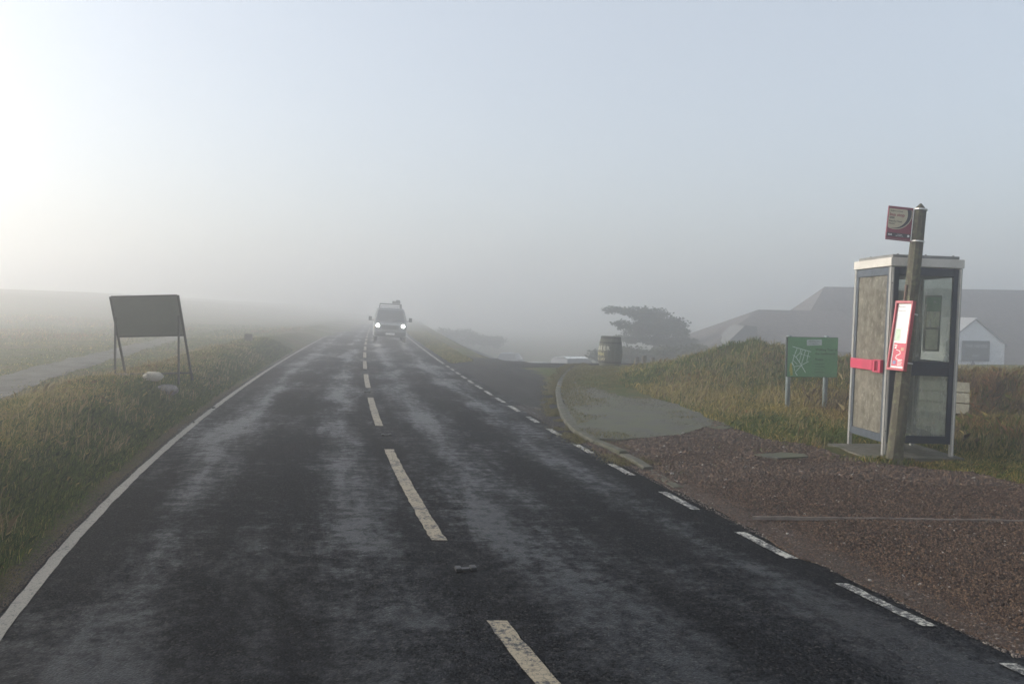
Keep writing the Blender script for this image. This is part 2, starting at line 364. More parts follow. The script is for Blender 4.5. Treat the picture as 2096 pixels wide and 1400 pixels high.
def strip(name, fa, fb, ys, mat, z, nseg=1, parent=None, uvx=None, **k):
    vs_ = []; uv = []
    for y in ys:
        a, b = float(fa(y)), float(fb(y))
        for i in range(nseg + 1):
            x = a + (b - a) * i / nseg; vs_.append((x, y, z(x, y) if callable(z) else z)); uv.append((x - float(xC(y)), y))
    n = nseg + 1; fs = [(j * n + i, j * n + i + 1, (j + 1) * n + i + 1, (j + 1) * n + i) for j in range(len(ys) - 1) for i in range(nseg)]
    o = mesh(name, vs_, fs, mat, parent, **k); l = o.data.uv_layers.new(name='UVMap')
    for lp in o.data.loops: l.data[lp.index].uv = uv[lp.vertex_index]
    return o
def wob(y, s, a=.05): return a * (float(fbm(np.array(y * 2.3), np.array(s * 1.0), s)) - .47) * 2
ysr = list(np.concatenate([np.arange(-12, 40, .2), np.arange(40, 130, 1.5)]))
road = strip('road', lambda y: xL(y) - .13 + wob(y, 2), lambda y: xR(y) + .32 + wob(y, 4, .1), ysr, M_road, 0.0, 6, kind='structure')
# side road to the car park
Kpx = [(1186, 752), (1172, 757), (1152, 778), (1143, 800), (1146, 826), (1156, 856), (1180, 885), (1212, 905), (1250, 921), (1297, 946), (1340, 972), (1390, 1001)]
Kp = [G(*q) for q in Kpx]
def kx(y):
    ys_ = np.array([p[1] for p in Kp])[::-1]; xs_ = np.array([p[0] for p in Kp])[::-1]
    return np.interp(y, ys_, xs_)
def sx0(y): return xR(y) + (0.25 if y < 27.2 else .25 + min(1.0, (y - 27.2) / 1.6) * .9 + .012 * (y - 27) ** 1.2)
def sx1(y): return max(kx(y), xR(y) + .3) if y < 25.3 else kx(25.3) + (y - 25.3) * 1.9
strip('side_road', sx0, sx1, list(np.arange(7.8, 70, .3)), M_side, lambda x, y: max(0.004, 0) + (float(tz(x, y)) + .03 if y > 25.5 else 0.0), 12, kind='structure')

# painted lines
yl = list(np.concatenate([np.arange(-8, 30, .12), np.arange(30, 110, 1.0)]))
strip('edge_line', lambda y: xL(y) - .055 + wob(y * 3, 7, .012), lambda y: xL(y) + .035 + wob(y * 3, 8, .012), yl, M_white, 0.006, 1, road)
def dash(y0, y1, fx, wd, mat, s, name):
    return strip(name, lambda y: fx(y) - wd / 2 + wob(y * 6, s, .012), lambda y: fx(y) + wd / 2 + wob(y * 6, s + 1, .012), list(np.linspace(y0, y1, max(4, int((y1 - y0) / .08)))), mat, 0.006, 1, road)
for i, (a_, b_) in enumerate([(.3, 4.37)] + [(5.92 + 6 * k, 9.87 + 6 * k) for k in range(14)]): dash(a_, b_, xC, .12, M_yel, 20 + i, 'centre_dash')
rd = [(1.9, 2.6), (3.2, 3.93), (4.4, 5.1), (5.62, 6.3), (7.02, 7.72), (8.5, 9.15), (9.85, 10.5), (11.25, 11.9), (12.6, 13.3)] + [(14.0 + 1.4 * k, 14.85 + 1.4 * k) for k in range(9)]
for i, (a_, b_) in enumerate(rd): dash(a_, b_, xR, .085, M_edge, 60 + i, 'edge_dash')
strip('edge_line', lambda y: xR(y) - .05, lambda y: xR(y) + .05, list(np.arange(27, 100, 1.0)), M_edge, 0.006, 1, road)

# ------------------------------------------------------------------ sheets on the right: gravel, old tarmac, path
def resample(poly, step, closed=True, amp=0.0, s=0):
    out = []; n = len(poly)
    for i in range(n if closed else n - 1):
        a, b = np.array(poly[i]), np.array(poly[(i + 1) % n]); L = np.linalg.norm(b - a); m = max(1, int(L / step))
        for k in range(m):
            p = a + (b - a) * k / m; d = (b - a) / max(L, 1e-6); nrm = np.array([-d[1], d[0]])
            o = (float(fbm(np.array(p[0] * 3.1), np.array(p[1] * 3.1), s)) - .47) * 2 * amp
            out.append(tuple(p + nrm * o))
    if not closed: out.append(tuple(poly[-1]))
    return out
def sheet(name, poly, mat, ztop, thick, **k):
    bm = bmesh.new(); vs_ = [bm.verts.new((x, y, ztop(x, y) if callable(ztop) else ztop)) for x, y in poly]
    fc = bm.faces.new(vs_); r = bmesh.ops.triangulate(bm, faces=[fc])
    top = list(bm.faces); n = len(vs_); lo = [bm.verts.new((q.co.x, q.co.y, q.co.z - thick)) for q in vs_]
    for i in range(n): bm.faces.new((vs_[i], vs_[(i + 1) % n], lo[(i + 1) % n], lo[i]))
    bmesh.ops.recalc_face_normals(bm, faces=bm.faces)
    me = bpy.data.meshes.new(name); bm.to_mesh(me); bm.free(); me.materials.append(mat)
    if me.polygons[0].normal.z < 0: me.flip_normals()
    return put(bpy.data.objects.new(name, me), None, **k)
gp = [(1372, 1003), (1392, 1006), (1440, 1030), (1500, 1060), (1512, 1072), (1550, 1085), (1590, 1118), (1640, 1143), (1700, 1165), (1800, 1215), (1900, 1260), (2020, 1310), (2110, 1345)]
gravel_poly = [G(*q) for q in gp] + [(3.2, 3.2), (4.2, 1.5), (16, 1.5), (16, 8.6), (9.0, 9.0)] + [G(*q) for q in [(2096, 998), (1990, 975), (1900, 968), (1850, 962), (1780, 950), (1722, 936), (1640, 915), (1560, 905), (1500, 882), (1462, 866), (1420, 872), (1300, 880), (1215, 893), (1200, 905), (1225, 925), (1290, 955), (1340, 985)]]
gpoly = resample(gravel_poly, .10, True, .05, 3)
grav = sheet('gravel_verge', gpoly, M_gravel, lambda x, y: 0.012 + .02 * max(0, min(1, (x - float(xR(y)) - .2) / 1.0)), .05, kind='structure')
tp = [(1188, 756), (1262, 757), (1300, 768), (1262, 785), (1268, 800), (1330, 818), (1392, 835), (1432, 852), (1464, 870), (1432, 886), (1405, 897), (1330, 903), (1262, 908), (1215, 905), (1186, 888), (1162, 858), (1151, 828), (1150, 800), (1160, 778)]
tpoly = resample(resample([G(*q) for q in tp], .12, True, .10, 5), .04, True, .03, 6)
tar = sheet('pavement', tpoly, M_tar, 0.055, .08, kind='structure')
# a second, thinner broken slab of the old surface
sheet('broken_tarmac', resample([G(*q) for q in [(1470, 866), (1520, 868), (1525, 876), (1480, 884), (1440, 880)]], .07, True, .06, 8), M_tar, 0.05, .06, kind='structure')
sheet('broken_tarmac', resample([G(*q) for q in [(1545, 940), (1600, 935), (1650, 938), (1655, 944), (1590, 948)]], .07, True, .05, 9), M_tar, 0.06, .06, kind='structure')
M_conc = simple('old_concrete', (.13, .12, .10), .85, 0, .3, 6, .7, .01, .3, (.06, .062, .04))
M_kerb = simple('kerb_concrete', (.10, .095, .078), .85, 0, .3, 5, .8, .012, .3, (.045, .05, .026))
# the thin seam that crosses the gravel
sm = resample([G(*q) for q in [(1540, 1069), (1800, 1072), (2110, 1077)]], .15, False, .012, 4)
mb = MB(); n0 = len(sm)
for (x, y) in sm:
    h_ = .004 + .006 * random.random(); mb.v += [Vector((x, y - .013, .026)), Vector((x, y - .008, .047 + h_)), Vector((x, y + .008, .047 + h_)), Vector((x, y + .013, .026))]
for i in range(n0 - 1):
    for k in range(3): mb.f.append([i * 4 + k, (i + 1) * 4 + k, (i + 1) * 4 + k + 1, i * 4 + k + 1])
mb.build('concrete_seam', simple('seam_mortar', (.20, .165, .14), .85, 0, .3, 8, .5), kind='structure')
# footpath behind the left bank
def px0(y): return np.interp(y, [5, 9, 12.5, 22, 40, 60], [-7.1, -7.55, -8.5, -11.5, -16.8, -22])
def path_w(y): return 0.95 if y < 25 else .8
strip('footpath', lambda y: px0(y) - .95, lambda y: px0(y) + .25 + wob(y, 5, .12), list(np.arange(4, 45, .25)), simple('path_surface', (.07, .066, .052), .7, 0, .3, 2.2, .4, .01, .3, (.05, .05, .035)), lambda x, y: float(tz(x, y)) + .02, 6, kind='structure')

# kerb: every stone its own piece
kerb = thing('kerb', (0, 0, 0), 0, 'curved mossy concrete kerb between the side road and the old tarmac pavement', 'kerb')
def crom(p, n=14):
    out = []
    for i in range(len(p) - 1):
        p0, p1, p2, p3 = [np.array(p[max(0, min(len(p) - 1, j))]) for j in (i - 1, i, i + 1, i + 2)]
        for k in range(n):
            t = k / n; out.append(.5 * ((2 * p1) + (p2 - p0) * t + (2 * p0 - 5 * p1 + 4 * p2 - p3) * t * t + (3 * p1 - p0 - 3 * p2 + p3) * t ** 3))
    return out + [np.array(p[-1])]
kc = np.array(crom(Kp[::-1])); sl_ = np.concatenate([[0], np.cumsum(np.linalg.norm(np.diff(kc, axis=0), axis=1))])
def kat(s_): return np.array([np.interp(s_, sl_, kc[:, 0]), np.interp(s_, sl_, kc[:, 1])])
s_ = 0; i = 0
while s_ < sl_[-1] - .3:
    ln = .9; a, b = kat(s_ + .01), kat(min(sl_[-1], s_ + ln - .012)); mid = kat(s_ + ln / 2); mb = MB(); rows = []
    for p_, q_ in ((a, mid), (mid, mid), (b, b)):
        d = (b - a) / np.linalg.norm(b - a); nr = np.array([-d[1], d[0]]); wd = .062
        zt = (.066 if s_ > 1.0 else .066) - .05 * max(0, min(1, (1.3 - s_) / 1.3)) + random.uniform(-.006, .006); 
        prof = [(-wd, -.05), (-wd, zt - .018), (-wd + .018, zt), (wd - .012, zt), (wd, zt - .012), (wd, -.05)]
        rows.append([(p_[0] + nr[0] * o_, p_[1] + nr[1] * o_, z_) for o_, z_ in prof])
    vv = sum(rows, []); ff = [(r * 6 + k, r * 6 + k + 1, (r + 1) * 6 + k + 1, (r + 1) * 6 + k) for r in range(2) for k in range(5)] + [(0, 1, 2, 3, 4, 5), (12, 13, 14, 15, 16, 17)]
    mb.add(vv, ff); mb.build('kerb_stone', M_kerb, kerb); s_ += ln; i += 1

# cat's eyes in the gaps of the centre line
M_rub = simple('black_rubber', (.012, .012, .013), .45, 0, .2, 20, .2); M_iron = simple('rusty_iron', (.018, .015, .014), .6, .6, .4, 20, .4)
def cats_eye(x, y, lab):
    hd = math.atan((float(xC(y + 1)) - float(xC(y))))
    t = thing('road_stud', (x, y, .004), -hd, lab, 'cats eye', 'reflecting studs in the gaps of the centre line')
    mb = MB(); mb.box(-.07, .07, -.04, .04, 0, .008, .003)
    mb.build('housing', M_iron, t)
    mb = MB(); mb.box(-.03, .03, -.022, .022, .008, .016, .004); mb.build('rubber_pad', M_rub, t)
    for sx in (-1, 1):
        mb = MB(); mb.box(sx * .050 - .020, sx * .050 + .020, -.035, .035, .006, .026, .008); mb.build('shoulder', M_rub, t)
for px_, lab in (((953, 1168), 'black rubber road stud nearest the camera, beside the big cream centre dash'), ((791, 892), 'road stud in the second gap of the centre line, farther up the road'), ((752, 803), 'small far road stud in the third gap of the centre line'), ((743, 757), 'tiny farthest road stud in the centre line, below the van')):
    x_, y_ = G(*px_); cats_eye(x_, y_, lab)
# loose stones and dirt on the road
def rock(name, x, y, z, r, mat, lab, cat, seed=0, sz=(1, 1, .6), group=None):
    bm = bmesh.new(); bmesh.ops.create_icosphere(bm, subdivisions=2, radius=r); rr = random.Random(seed)
    for q in bm.verts: 
        n = 1 + rr.uniform(-.18, .18); q.co = Vector((q.co.x * sz[0] * n, q.co.y * sz[1] * n, q.co.z * sz[2] * n))
    me = bpy.data.meshes.new(name); bm.to_mesh(me); bm.free(); me.materials.append(mat)
    o = bpy.data.objects.new(name, me); o.location = (x, y, z); return put(o, None, label=lab, category=cat, group=group)
M_dark = simple('dark_stone', (.035, .034, .033), .6, 0, .3, 30, .4)
M_pale = simple('pale_flint', (.30, .29, .27), .5, 0, .3, 30, .3)
for i, (q, r_, m_, lab) in enumerate([((1125, 898), .028, M_dark, 'dark stone lying on the road by the gap before the kerb'), ((437, 836), .035, M_dark, 'dark clod lying on the left white edge line'),
        ((397, 866), .018, M_dark, 'small dark crumb on the left white line nearer than the clod'), ((1375, 977), .020, M_pale, 'white flint on the end of the kerb'),
        ((1398, 900), .022, M_pale, 'white flint at the broken edge of the old tarmac'), ((1605, 922), .022, M_pale, 'white flint in the rough gravel between kerb and phone box'),
        ((1284, 972), .014, M_dark, 'small dark chip on the road below the kerb'), ((1163, 906), .022, M_dark, 'dark lump where moss meets the road edge'),
        ((1612, 1103), .013, M_pale, 'small white flint on the gravel below the seam'), ((1780, 1330 - 130), .012, M_pale, 'small pale flint low on the brown gravel')]):
    x_, y_ = G(*q); rock('stone', x_, y_, .012 + (0.03 if i in (3, 4, 5, 8, 9) else 0) + (.05 if i == 4 else 0), r_, m_, lab, 'stone', i)

# ------------------------------------------------------------------ phone box
M_alu = simple('aluminium', (.38, .38, .36), .42, .35, .15, 12, .12)
M_fas = simple('cream_fascia', (.62, .60, .55), .45, 0, .12, 3, .1, .003, .5, (.5, .48, .43))
M_navy = simple('navy_rubber', (.018, .025, .042), .42, 0, .2, 8, .1)
M_slate = simple('slate_door', (.09, .11, .135), .45, .3, .2, 8, .1)
M_red = simple('faded_red', (.52, .045, .10), .4, 0, .15, 4, .1, .003, .5, (.42, .05, .09))
M_gd = m_glass('scratched_pane', (.80, .79, .74), (.26, .245, .19), (.60, .56, .48), .58)
M_gf = m_glass('grimy_pane', (.88, .90, .88), (.42, .44, .38), (.72, .74, .66), .24)
M_blk = simple('black_plastic', (.02, .02, .022), .4, 0, .2, 10, .1)
M_gry = simple('grey_paint', (.20, .20, .19), .5, 0, .2, 5, .1)
cnr = G(1806, 932, .07)
BW = .90; phi = R(3.5)
bx = thing('phone_box', (cnr[0], cnr[1], .07), phi, 'glass telephone box with white roof band and pink door bar behind the leaning pole', 'phone box', tilt=(0, R(.9)))
H = 2.43
for (px_, py_) in ((0, 0), (BW - .045, 0), (0, BW - .045), (BW - .045, BW - .045)):
    mb = MB(); mb.box(px_, px_ + .045, py_, py_ + .045, 0, 2.30, .004); mb.build('post', M_alu, bx)
    # rounded outer bead on each post
    mb = MB(); mb.box(px_ + .016, px_ + .029, py_ + (-.006 if py_ == 0 else .045), py_ + (0 if py_ == 0 else .051), .02, 2.29); mb.build('post_bead', M_fas, bx)
mb = MB(); mb.box(-.012, BW + .012, -.012, BW + .012, 2.305, 2.41, .006); mb.build('roof_band', M_fas, bx)
mb = MB(); mb.box(.03, BW - .03, .03, BW - .03, 2.415, 2.45, .006); mb.build('roof_cap', M_gry, bx)
for q in ((.1, .03), (.8, .03), (.06, .6), (.45, .03)):
    mb = MB(); mb.lathe([(.012, 2.45), (.012, 2.458), (.006, 2.462)], 8, (q[0], q[1] + .02, 0)); mb.build('roof_bolt', M_gry, bx)
def frame_part(name, mat, x0, x1, y0, y1, z0, z1): 
    mb = MB(); mb.box(x0, x1, y0, y1, z0, z1, .004); return mb.build(name, mat, bx)
zb, zm0, zm1, zt = .155, .985, 1.16, 2.20
# front face (towards the camera): y = 0
def side(face, mfr, stile, names):
    # face: 'F' front, 'B' back, 'L' left (door), 'R' right ; local u along the face
    def bxp(nm, m_, u0, u1, z0, z1, d0=.006, d1=.036):
        if face == 'F': return frame_part(nm, m_, u0, u1, d0, d1, z0, z1)
        if face == 'B': return frame_part(nm, m_, u0, u1, BW - d1, BW - d0, z0, z1)
        if face == 'L': return frame_part(nm, m_, d0, d1, u0, u1, z0, z1)
        if face == 'R': return frame_part(nm, m_, BW - d1, BW - d0, u0, u1, z0, z1)
    a, b = .047, BW - .047
    bxp('stile', mfr, a, a + stile, zb + .0, 2.298); bxp('stile', mfr, b - stile, b, zb + .0, 2.298)
    a2, b2 = a + stile + .001, b - stile - .001
    bxp('top_rail', mfr, a2, b2, zt, 2.298); bxp('bottom_rail', mfr, a2, b2, zb, zb + .095)
    if face != 'L': bxp('middle_rail', mfr, a2, b2, zm0, zm1)
    else: bxp('middle_rail', mfr, a2, b2, zm0 + .03, zm1 - .03)
    gm = M_gd if face == 'L' else M_gf
    bxp('pane', gm, a2, b2, zb + .097, (zm0 - .002) if face != 'L' else zm0 + .028, .018, .024)
    bxp('pane', gm, a2, b2, (zm1 + .002) if face != 'L' else zm1 - .028, zt - .002, .018, .024)
side('F', M_navy, .062, 0); side('B', M_navy, .062, 0); side('R', M_navy, .062, 0); side('L', M_slate, .05, 0)
# door pull bar
mb = MB(); mb.box(-.028, .002, .30, .855, 1.018, 1.148, .006); dp = mb.build('door_bar', M_red, bx)
mb = MB(); mb.box(-.042, -.0, .075, .13, 1.0, 1.16, .006); mb.box(-.042, -0.0, .215, .262, 1.0, 1.16, .006); mb.box(-.042, 0, .131, .214, 1.0, 1.02); mb.box(-.042, 0, .131, .214, 1.14, 1.16); mb.build('door_pull', M_red, bx)
mb = MB(); mb.box(-.02, .004, .131, .214, 1.021, 1.139); mb.build('pull_recess', simple('dark_red', (.22, .02, .05), .5), bx)
for z_ in (1.06, 2.1, .3):
    mb = MB(); mb.lathe([(.008, 0), (.008, -.004), (.004, -.007)], 8, (.022, 0, z_), 'Y'); mb.build('screw', M_blk, bx)
# inside: telephone, notice panel, shelf
tb = frame_part('back_board', M_gry, .18, .72, BW - .10, BW - .045, .75, 2.05)
tl = frame_part('telephone', M_blk, .30, .60, BW - .24, BW - .101, 1.02, 1.58)
mb = MB(); mb.box(.24, .62, BW - .34, BW - .10, .92, .98, .01); mb.build('shelf', M_blk, bx)
mb = MB(); mb.box(.30, .56, BW - .30, BW - .10, .62, .91, .03); mb.build('coin_vault', M_blk, bx)
mb = MB(); mb.tube([(.34, BW - .26, 1.5), (.34, BW - .30, 1.42), (.34, BW - .30, 1.30), (.34, BW - .26, 1.22)], [.03, .016, .016, .03], 8); mb.build('handset', M_blk, bx, True)
mb = MB(); mb.tube([(.34, BW - .27, 1.22), (.36, BW - .31, 1.08), (.42, BW - .30, 1.02), (.46, BW - .26, 1.1)], .007, 6); mb.build('cord', M_alu, bx, True)
M_grn = simple('green_card', (.16, .34, .20), .6, 0, .1); M_cream = simple('cream_card', (.85, .82, .64), .6, 0, .1)
pn = frame_part('notice_panel', M_gry, BW - .30, BW - .085, .26, .275, 1.28, 1.98)
frame_part('notice_head', M_grn, BW - .285, BW - .10, .249, .259, 1.78, 1.96)
frame_part('notice_sheet', M_cream, BW - .275, BW - .11, .249, .259, 1.58, 1.775); frame_part('notice_sheet', M_cream, BW - .275, BW - .12, .249, .259, 1.30, 1.55)
# concrete slab it stands on
mb = MB(); q = [cnr]; mb.box(-.22, 1.0, -.07, 1.0, -.07, -.015, .012)
ob = mb.build('concrete_slab', M_conc, None, kind='structure'); ob.location = (cnr[0], cnr[1], .07); ob.rotation_euler = (0, 0, phi)

# ------------------------------------------------------------------ bus stop pole
M_pole = m_wood('pole_timber', (.045, .040, .028), (.085, .075, .052), (.15, .165, .09))
pb = G(1830, 950, .02)
pt = P(1885, 417, 9.50)
d = pt - Vector((pb[0], pb[1], .02)); PL = d.length
bs = thing('bus_stop', (pb[0], pb[1], .02), 0, 'leaning lichen-spotted timber bus stop post with flag sign and red timetable case', 'bus stop')
bs.rotation_euler = d.to_track_quat('Z', 'Y').to_euler(); 
# keep the local X axis pointing right
zq = d.normalized(); xq = (Vector((1, 0, 0)) - zq * zq.x).normalized(); yq = zq.cross(xq)
bs.rotation_euler = Matrix((xq, yq, zq)).transposed().to_euler()
vv = []; n = 10; zs = [-.25, 0, .15, .5, 1, 1.5, 2, 2.5, PL - .10, PL - .045, PL]
def pr(z): return [.098, .096, .092, .088, .082, .078, .075, .072, .069, .045, .008][zs.index(z)]
for z_ in zs:
    for k in range(n):
        a_ = 2 * math.pi * (k + .5) / n; sq = 1.0 / max(abs(math.cos(a_)), abs(math.sin(a_))); r_ = pr(z_) * (.35 * sq + .65) * (1 + .05 * random.uniform(-1, 1))
        vv.append((r_ * math.cos(a_), r_ * math.sin(a_), z_))
ff = [(i * n + k, i * n + (k + 1) % n, (i + 1) * n + (k + 1) % n, (i + 1) * n + k) for i in range(len(zs) - 1) for k in range(n)] + [tuple(range(n))[::-1], tuple((len(zs) - 1) * n + k for k in range(n))]
mesh('post', vv, ff, M_pole, bs)
M_crim = simple('crimson_enamel', (.20, .018, .045), .4, 0, .15, 5, .05)
M_cr = simple('cream_vinyl', (.50, .45, .32), .45, 0, .08, 4, .03)
M_ink = simple('dark_ink', (.03, .028, .035), .5, 0, .1); M_wt = simple('white_vinyl', (.78, .78, .76), .45, 0, .05)
M_inkr = simple('crimson_ink', (.25, .02, .04), .5, 0, .1)
zt_ = PL - .045; fw, fh = .290, .375; fx1 = -.086; fx0 = fx1 - fw; z1_ = PL - .075; z0_ = z1_ - fh
mb = MB(); mb.box(fx0, fx1, -.012, .012, z0_, z1_, .003); flag = mb.build('flag_sign', M_crim, bs)
# the printed face: cream disc clipped by the sign, dark crescent, navy strip, lettering
def disc(cx, cz, r_, clip, y, mat, name, n=48):
    pts = [(min(max(cx + r_ * math.cos(t), clip[0]), clip[1]), min(max(cz + r_ * math.sin(t), clip[2]), clip[3])) for t in [2 * math.pi * k / n for k in range(n)]]
    return mesh(name, [(x, y, z) for x, z in pts], [tuple(range(n))], mat, flag)
cl = (fx0 + .006, fx1 - .004, z0_ + .02, z1_ - .022)
disc(fx0 + .090, z1_ - .07, .195, cl, -.0132, M_cr, 'cream_ring'); disc(fx0 + .088, z1_ - .068, .188, cl, -.0139, M_ink, 'dark_crescent'); disc(fx0 + .066, z1_ - .085, .165, cl, -.0146, M_cr, 'cream_disc')
mb = MB(); mb.box(fx0 + .003, fx1 - .003, -.0142, -.0122, z0_ + .022, z0_ + .068); mb.build('base_strip', M_ink, flag)
def ft(s_, size, x, z, m_, b=0.0): return text('lettering', s_, size, m_, flag, (x, -.0152, z), bold=b)
ft('Brighton & Hove', .021, fx0 + .022, z1_ - .055, M_ink, .0004); ft('bus stop', .052, fx0 + .016, z1_ - .107, M_inkr, .0012)
mb = MB(); mb.box(fx0 + .018, fx0 + .075, -.0156, -.0147, z1_ - .138, z1_ - .120); mb.build('route_tag', M_ink, flag)
text('lettering', 'towards', .014, M_cr, flag, (fx0 + .022, -.016, z1_ - .133)); ft('Beachy Head', .029, fx0 + .016, z1_ - .178, M_ink, .0004); ft('Hotel', .029, fx0 + .016, z1_ - .208, M_ink, .0004)
ft('BUS', .026, fx0 + .02, z0_ + .036, M_wt, .001); ft('traveline', .016, fx0 + .13, z0_ + .048, M_wt); ft('0871 200 22 33', .014, fx0 + .11, z0_ + .031, M_wt)
mb = MB(); mb.lathe([(.014, -.0152), (.014, -.0145)], 14, (fx1 - .03, 0, z0_ + .045), 'Y'); mb.build('bus_symbol', M_wt, flag)
mb = MB(); mb.box(fx1 + .001, fx1 + .011, -.014, .014, z0_ - .004, z1_ + .004); mb.build('flag_edge', M_wt, bs)
M_band = simple('steel_band', (.62, .62, .6), .35, .5, .1)
for z_ in (z1_ + .0, z0_ - .006, 1.78, 1.20):
    r_ = .078 if z_ > 2.2 else .088
    mb = MB(); mb.lathe([(r_ - .004, z_ - .007), (r_ + .003, z_ - .007), (r_ + .003, z_ + .007), (r_ - .004, z_ + .007)], 14); mb.build('steel_band', M_band, bs)
for z_ in (z1_ + .003, z0_ - .010):
    mb = MB(); mb.box(fx0 + (0 if z_ > z1_ else .0), -.05, -.008, .008, z_ - .006, z_ + .006, .001); mb.build('flag_bracket', M_crim, bs)
# conduit stub above the case
mb = MB(); mb.tube([(-.085, -.02, 1.92), (-.080, -.02, 2.12)], .014, 8); mb.lathe([(.019, 2.09), (.019, 2.12)], 10, (-.080, -.02, 0)); mb.build('conduit', simple('brown_pipe', (.14, .085, .06), .6), bs)
# timetable case, facing left
tc = bpy.data.objects.new('timetable_case', None); put(tc, bs); tc.location = (-.105, -.045, 1.10); tc.rotation_euler = (Matrix.Rotation(R(2.2), 3, 'Y') @ Matrix.Rotation(R(-66), 3, 'Z')).to_euler(); tc.scale = (.80, 1, .95)
M_rc = simple('red_case', (.40, .02, .045), .35, 0, .12, 4, .05)
cw, chh = .30, .87
mb = MB()
for b_ in ((-cw / 2, -cw / 2 + .022, 0, chh), (cw / 2 - .022, cw / 2, 0, chh), (-cw / 2 + .0222, cw / 2 - .0222, 0, .03), (-cw / 2 + .0222, cw / 2 - .0222, chh - .03, chh)):
    mb.box(b_[0], b_[1], -.035, .02, b_[2], b_[3], .003)
mb.build('case_frame', M_rc, tc)
mb = MB(); mb.box(-cw / 2 + .0225, cw / 2 - .0225, .0, .015, .031, chh - .031); mb.build('case_back', M_rc, tc)
mb = MB(); mb.box(-cw / 2 + .026, cw / 2 - .026, -.006, -.001, .034, chh - .034); ps = mb.build('poster', simple('poster_paper', (.86, .86, .84), .5, 0, .04), tc)
pk = [simple('poster_pink', (.62, .07, .12), .5), simple('poster_grey', (.5, .5, .5), .6), simple('poster_tan', (.65, .45, .3), .6), simple('poster_blue', (.2, .3, .5), .6), simple('poster_mint', (.62, .78, .6), .6)]
def pbx(x0, x1, z0, z1, m_, nm='print', d=0): mb = MB(); mb.box(x0, x1, -.0072 - d, -.0062 - d, z0, z1); mb.build(nm, m_, tc)
pbx(-.10, .105, .055, .345, pk[0], 'red_map')
text('print', 'bus times', .030, pk[1], tc, (-.1, -.0075, .79)); text('print', 'Beachy Head', .024, pk[1], tc, (-.1, -.0075, .74))
pbx(-.11, .11, .690, .694, pk[1]); pbx(-.11, .11, .535, .540, pk[1]); pbx(-.10, -.02, .37, .52, pk[4]); pbx(-.012, -.006, .37, .53, pk[1])
for k in range(9): pbx(-.1, .1 - random.uniform(0, .05), .555 + k * .0145, .557 + k * .0145, pk[1])
text('print', 'map', .03, M_wt, tc, (-.09, -.0085, .305), bold=.001)
pts = [(-.05, .26), (.02, .245), (.03, .21), (-.03, .185), (-.04, .155), (.02, .13), (.07, .14)]
for a_, b_ in zip(pts, pts[1:]): 
    mb = MB(); mb.bar((a_[0], -.0085, a_[1]), (b_[0], -.0085, b_[1]), .009, .001); mb.build('print', M_wt, tc)
for k in range(5): pbx(.0, .08 - .01 * (k % 2), .065 + k * .017, .072 + k * .017, M_wt, d=.001)
pbx(-.08, -.03, .08, .12, pk[3], d=.001); pbx(.03, .08, .25, .29, pk[2], d=.001); pbx(-.08, -.05, .275, .295, M_wt, d=.001)
for z_ in (.1, .7): mb = MB(); mb.box(-.02, .10, .016, .06, z_, z_ + .04); mb.build('case_bracket', M_band, tc)

# ------------------------------------------------------------------ green map board
M_bgreen = simple('board_green', (.11, .27, .12), .45, 0, .12, 3, .05); M_bside = simple('board_edge', (.035, .05, .045), .5)
M_post = simple('grey_post', (.24, .29, .30), .5, .1, .2, 8, .1); M_map = simple('map_lines', (.62, .74, .68), .5, 0, .1)
M_dg = simple('dark_green_ink', (.015, .05, .02), .5); M_lg = simple('pale_green_ink', (.12, .22, .13), .5); M_sun = simple('yellow_print', (.45, .42, .06), .5, 0, .2)
Db = 14.6; bl = P(1611, 838, Db); W_ = 108 * Db / FPX; Hb = .735
zg = float(tz(bl.x, Db)); ib = thing('map_board', (bl.x - .05, Db, zg), R(4), 'green map board on two grey posts in the rough grass left of the phone box', 'sign')
bz1 = P(1605, 689, Db).z - zg; bz0 = bz1 - Hb
for x_ in (.03, .74):
    mb = MB(); mb.lathe([(.042, -.1), (.042, bz0 + .05), (.042, bz1 + .012), (.036, bz1 + .02), (.012, bz1 + .028)], 14, (x_ + .05, .06, 0)); mb.build('post', M_post, ib, True)
mb = MB(); mb.box(-.005, W_, -.03, .015, bz0, bz1, .004); bd = mb.build('board', M_bside, ib)
mb = MB(); mb.box(.02, W_ - .004, -.034, -.0305, bz0 + .006, bz1 - .006); mb.build('board_face', M_bgreen, bd)
def q2(px_, py_): return ((px_ - 60) / 1590 * (W_ - .0), bz1 - (py_ - 130) / 1150 * Hb)
def seg(a, b, w_, m_=None): 
    p, q = q2(*a), q2(*b); mb = MB(); mb.bar((p[0], -.0352, p[1]), (q[0], -.0352, q[1]), w_, .0016); mb.build('map_line', m_ or M_map, bd)
for a, b, w_ in [((235, 410), (815, 555), .012), ((380, 450), (290, 690), .010), ((290, 690), (260, 800), .010), ((485, 490), (480, 600), .010), ((540, 500), (460, 820), .009), ((640, 520), (530, 900), .011), ((740, 560), (690, 820), .010),
    ((470, 590), (345, 710), .010), ((480, 610), (790, 695), .008), ((250, 650), (345, 710), .009), ((345, 700), (520, 930), .012), ((520, 940), (660, 1150), .014), ((520, 940), (745, 830), .010), ((520, 945), (310, 980), .010), ((520, 950), (340, 1150), .010),
    ((265, 800), (400, 920), .007), ((215, 860), (270, 940), .010), ((260, 800), (250, 880), .008), ((250, 880), (310, 1010), .010), ((310, 1010), (315, 1110), .007), ((345, 1160), (410, 1240), .014)]: seg(a, b, w_)
for a, b, w_ in [((200, 890), (205, 1020), .035), ((205, 1020), (230, 1240), .045), ((190, 940), (170, 1120), .02)]: seg(a, b, w_, M_sun)
for y_ in (900, 975, 1055, 1140): seg((940, y_), (1240 - (y_ % 3) * 60, y_), .008, M_dg)
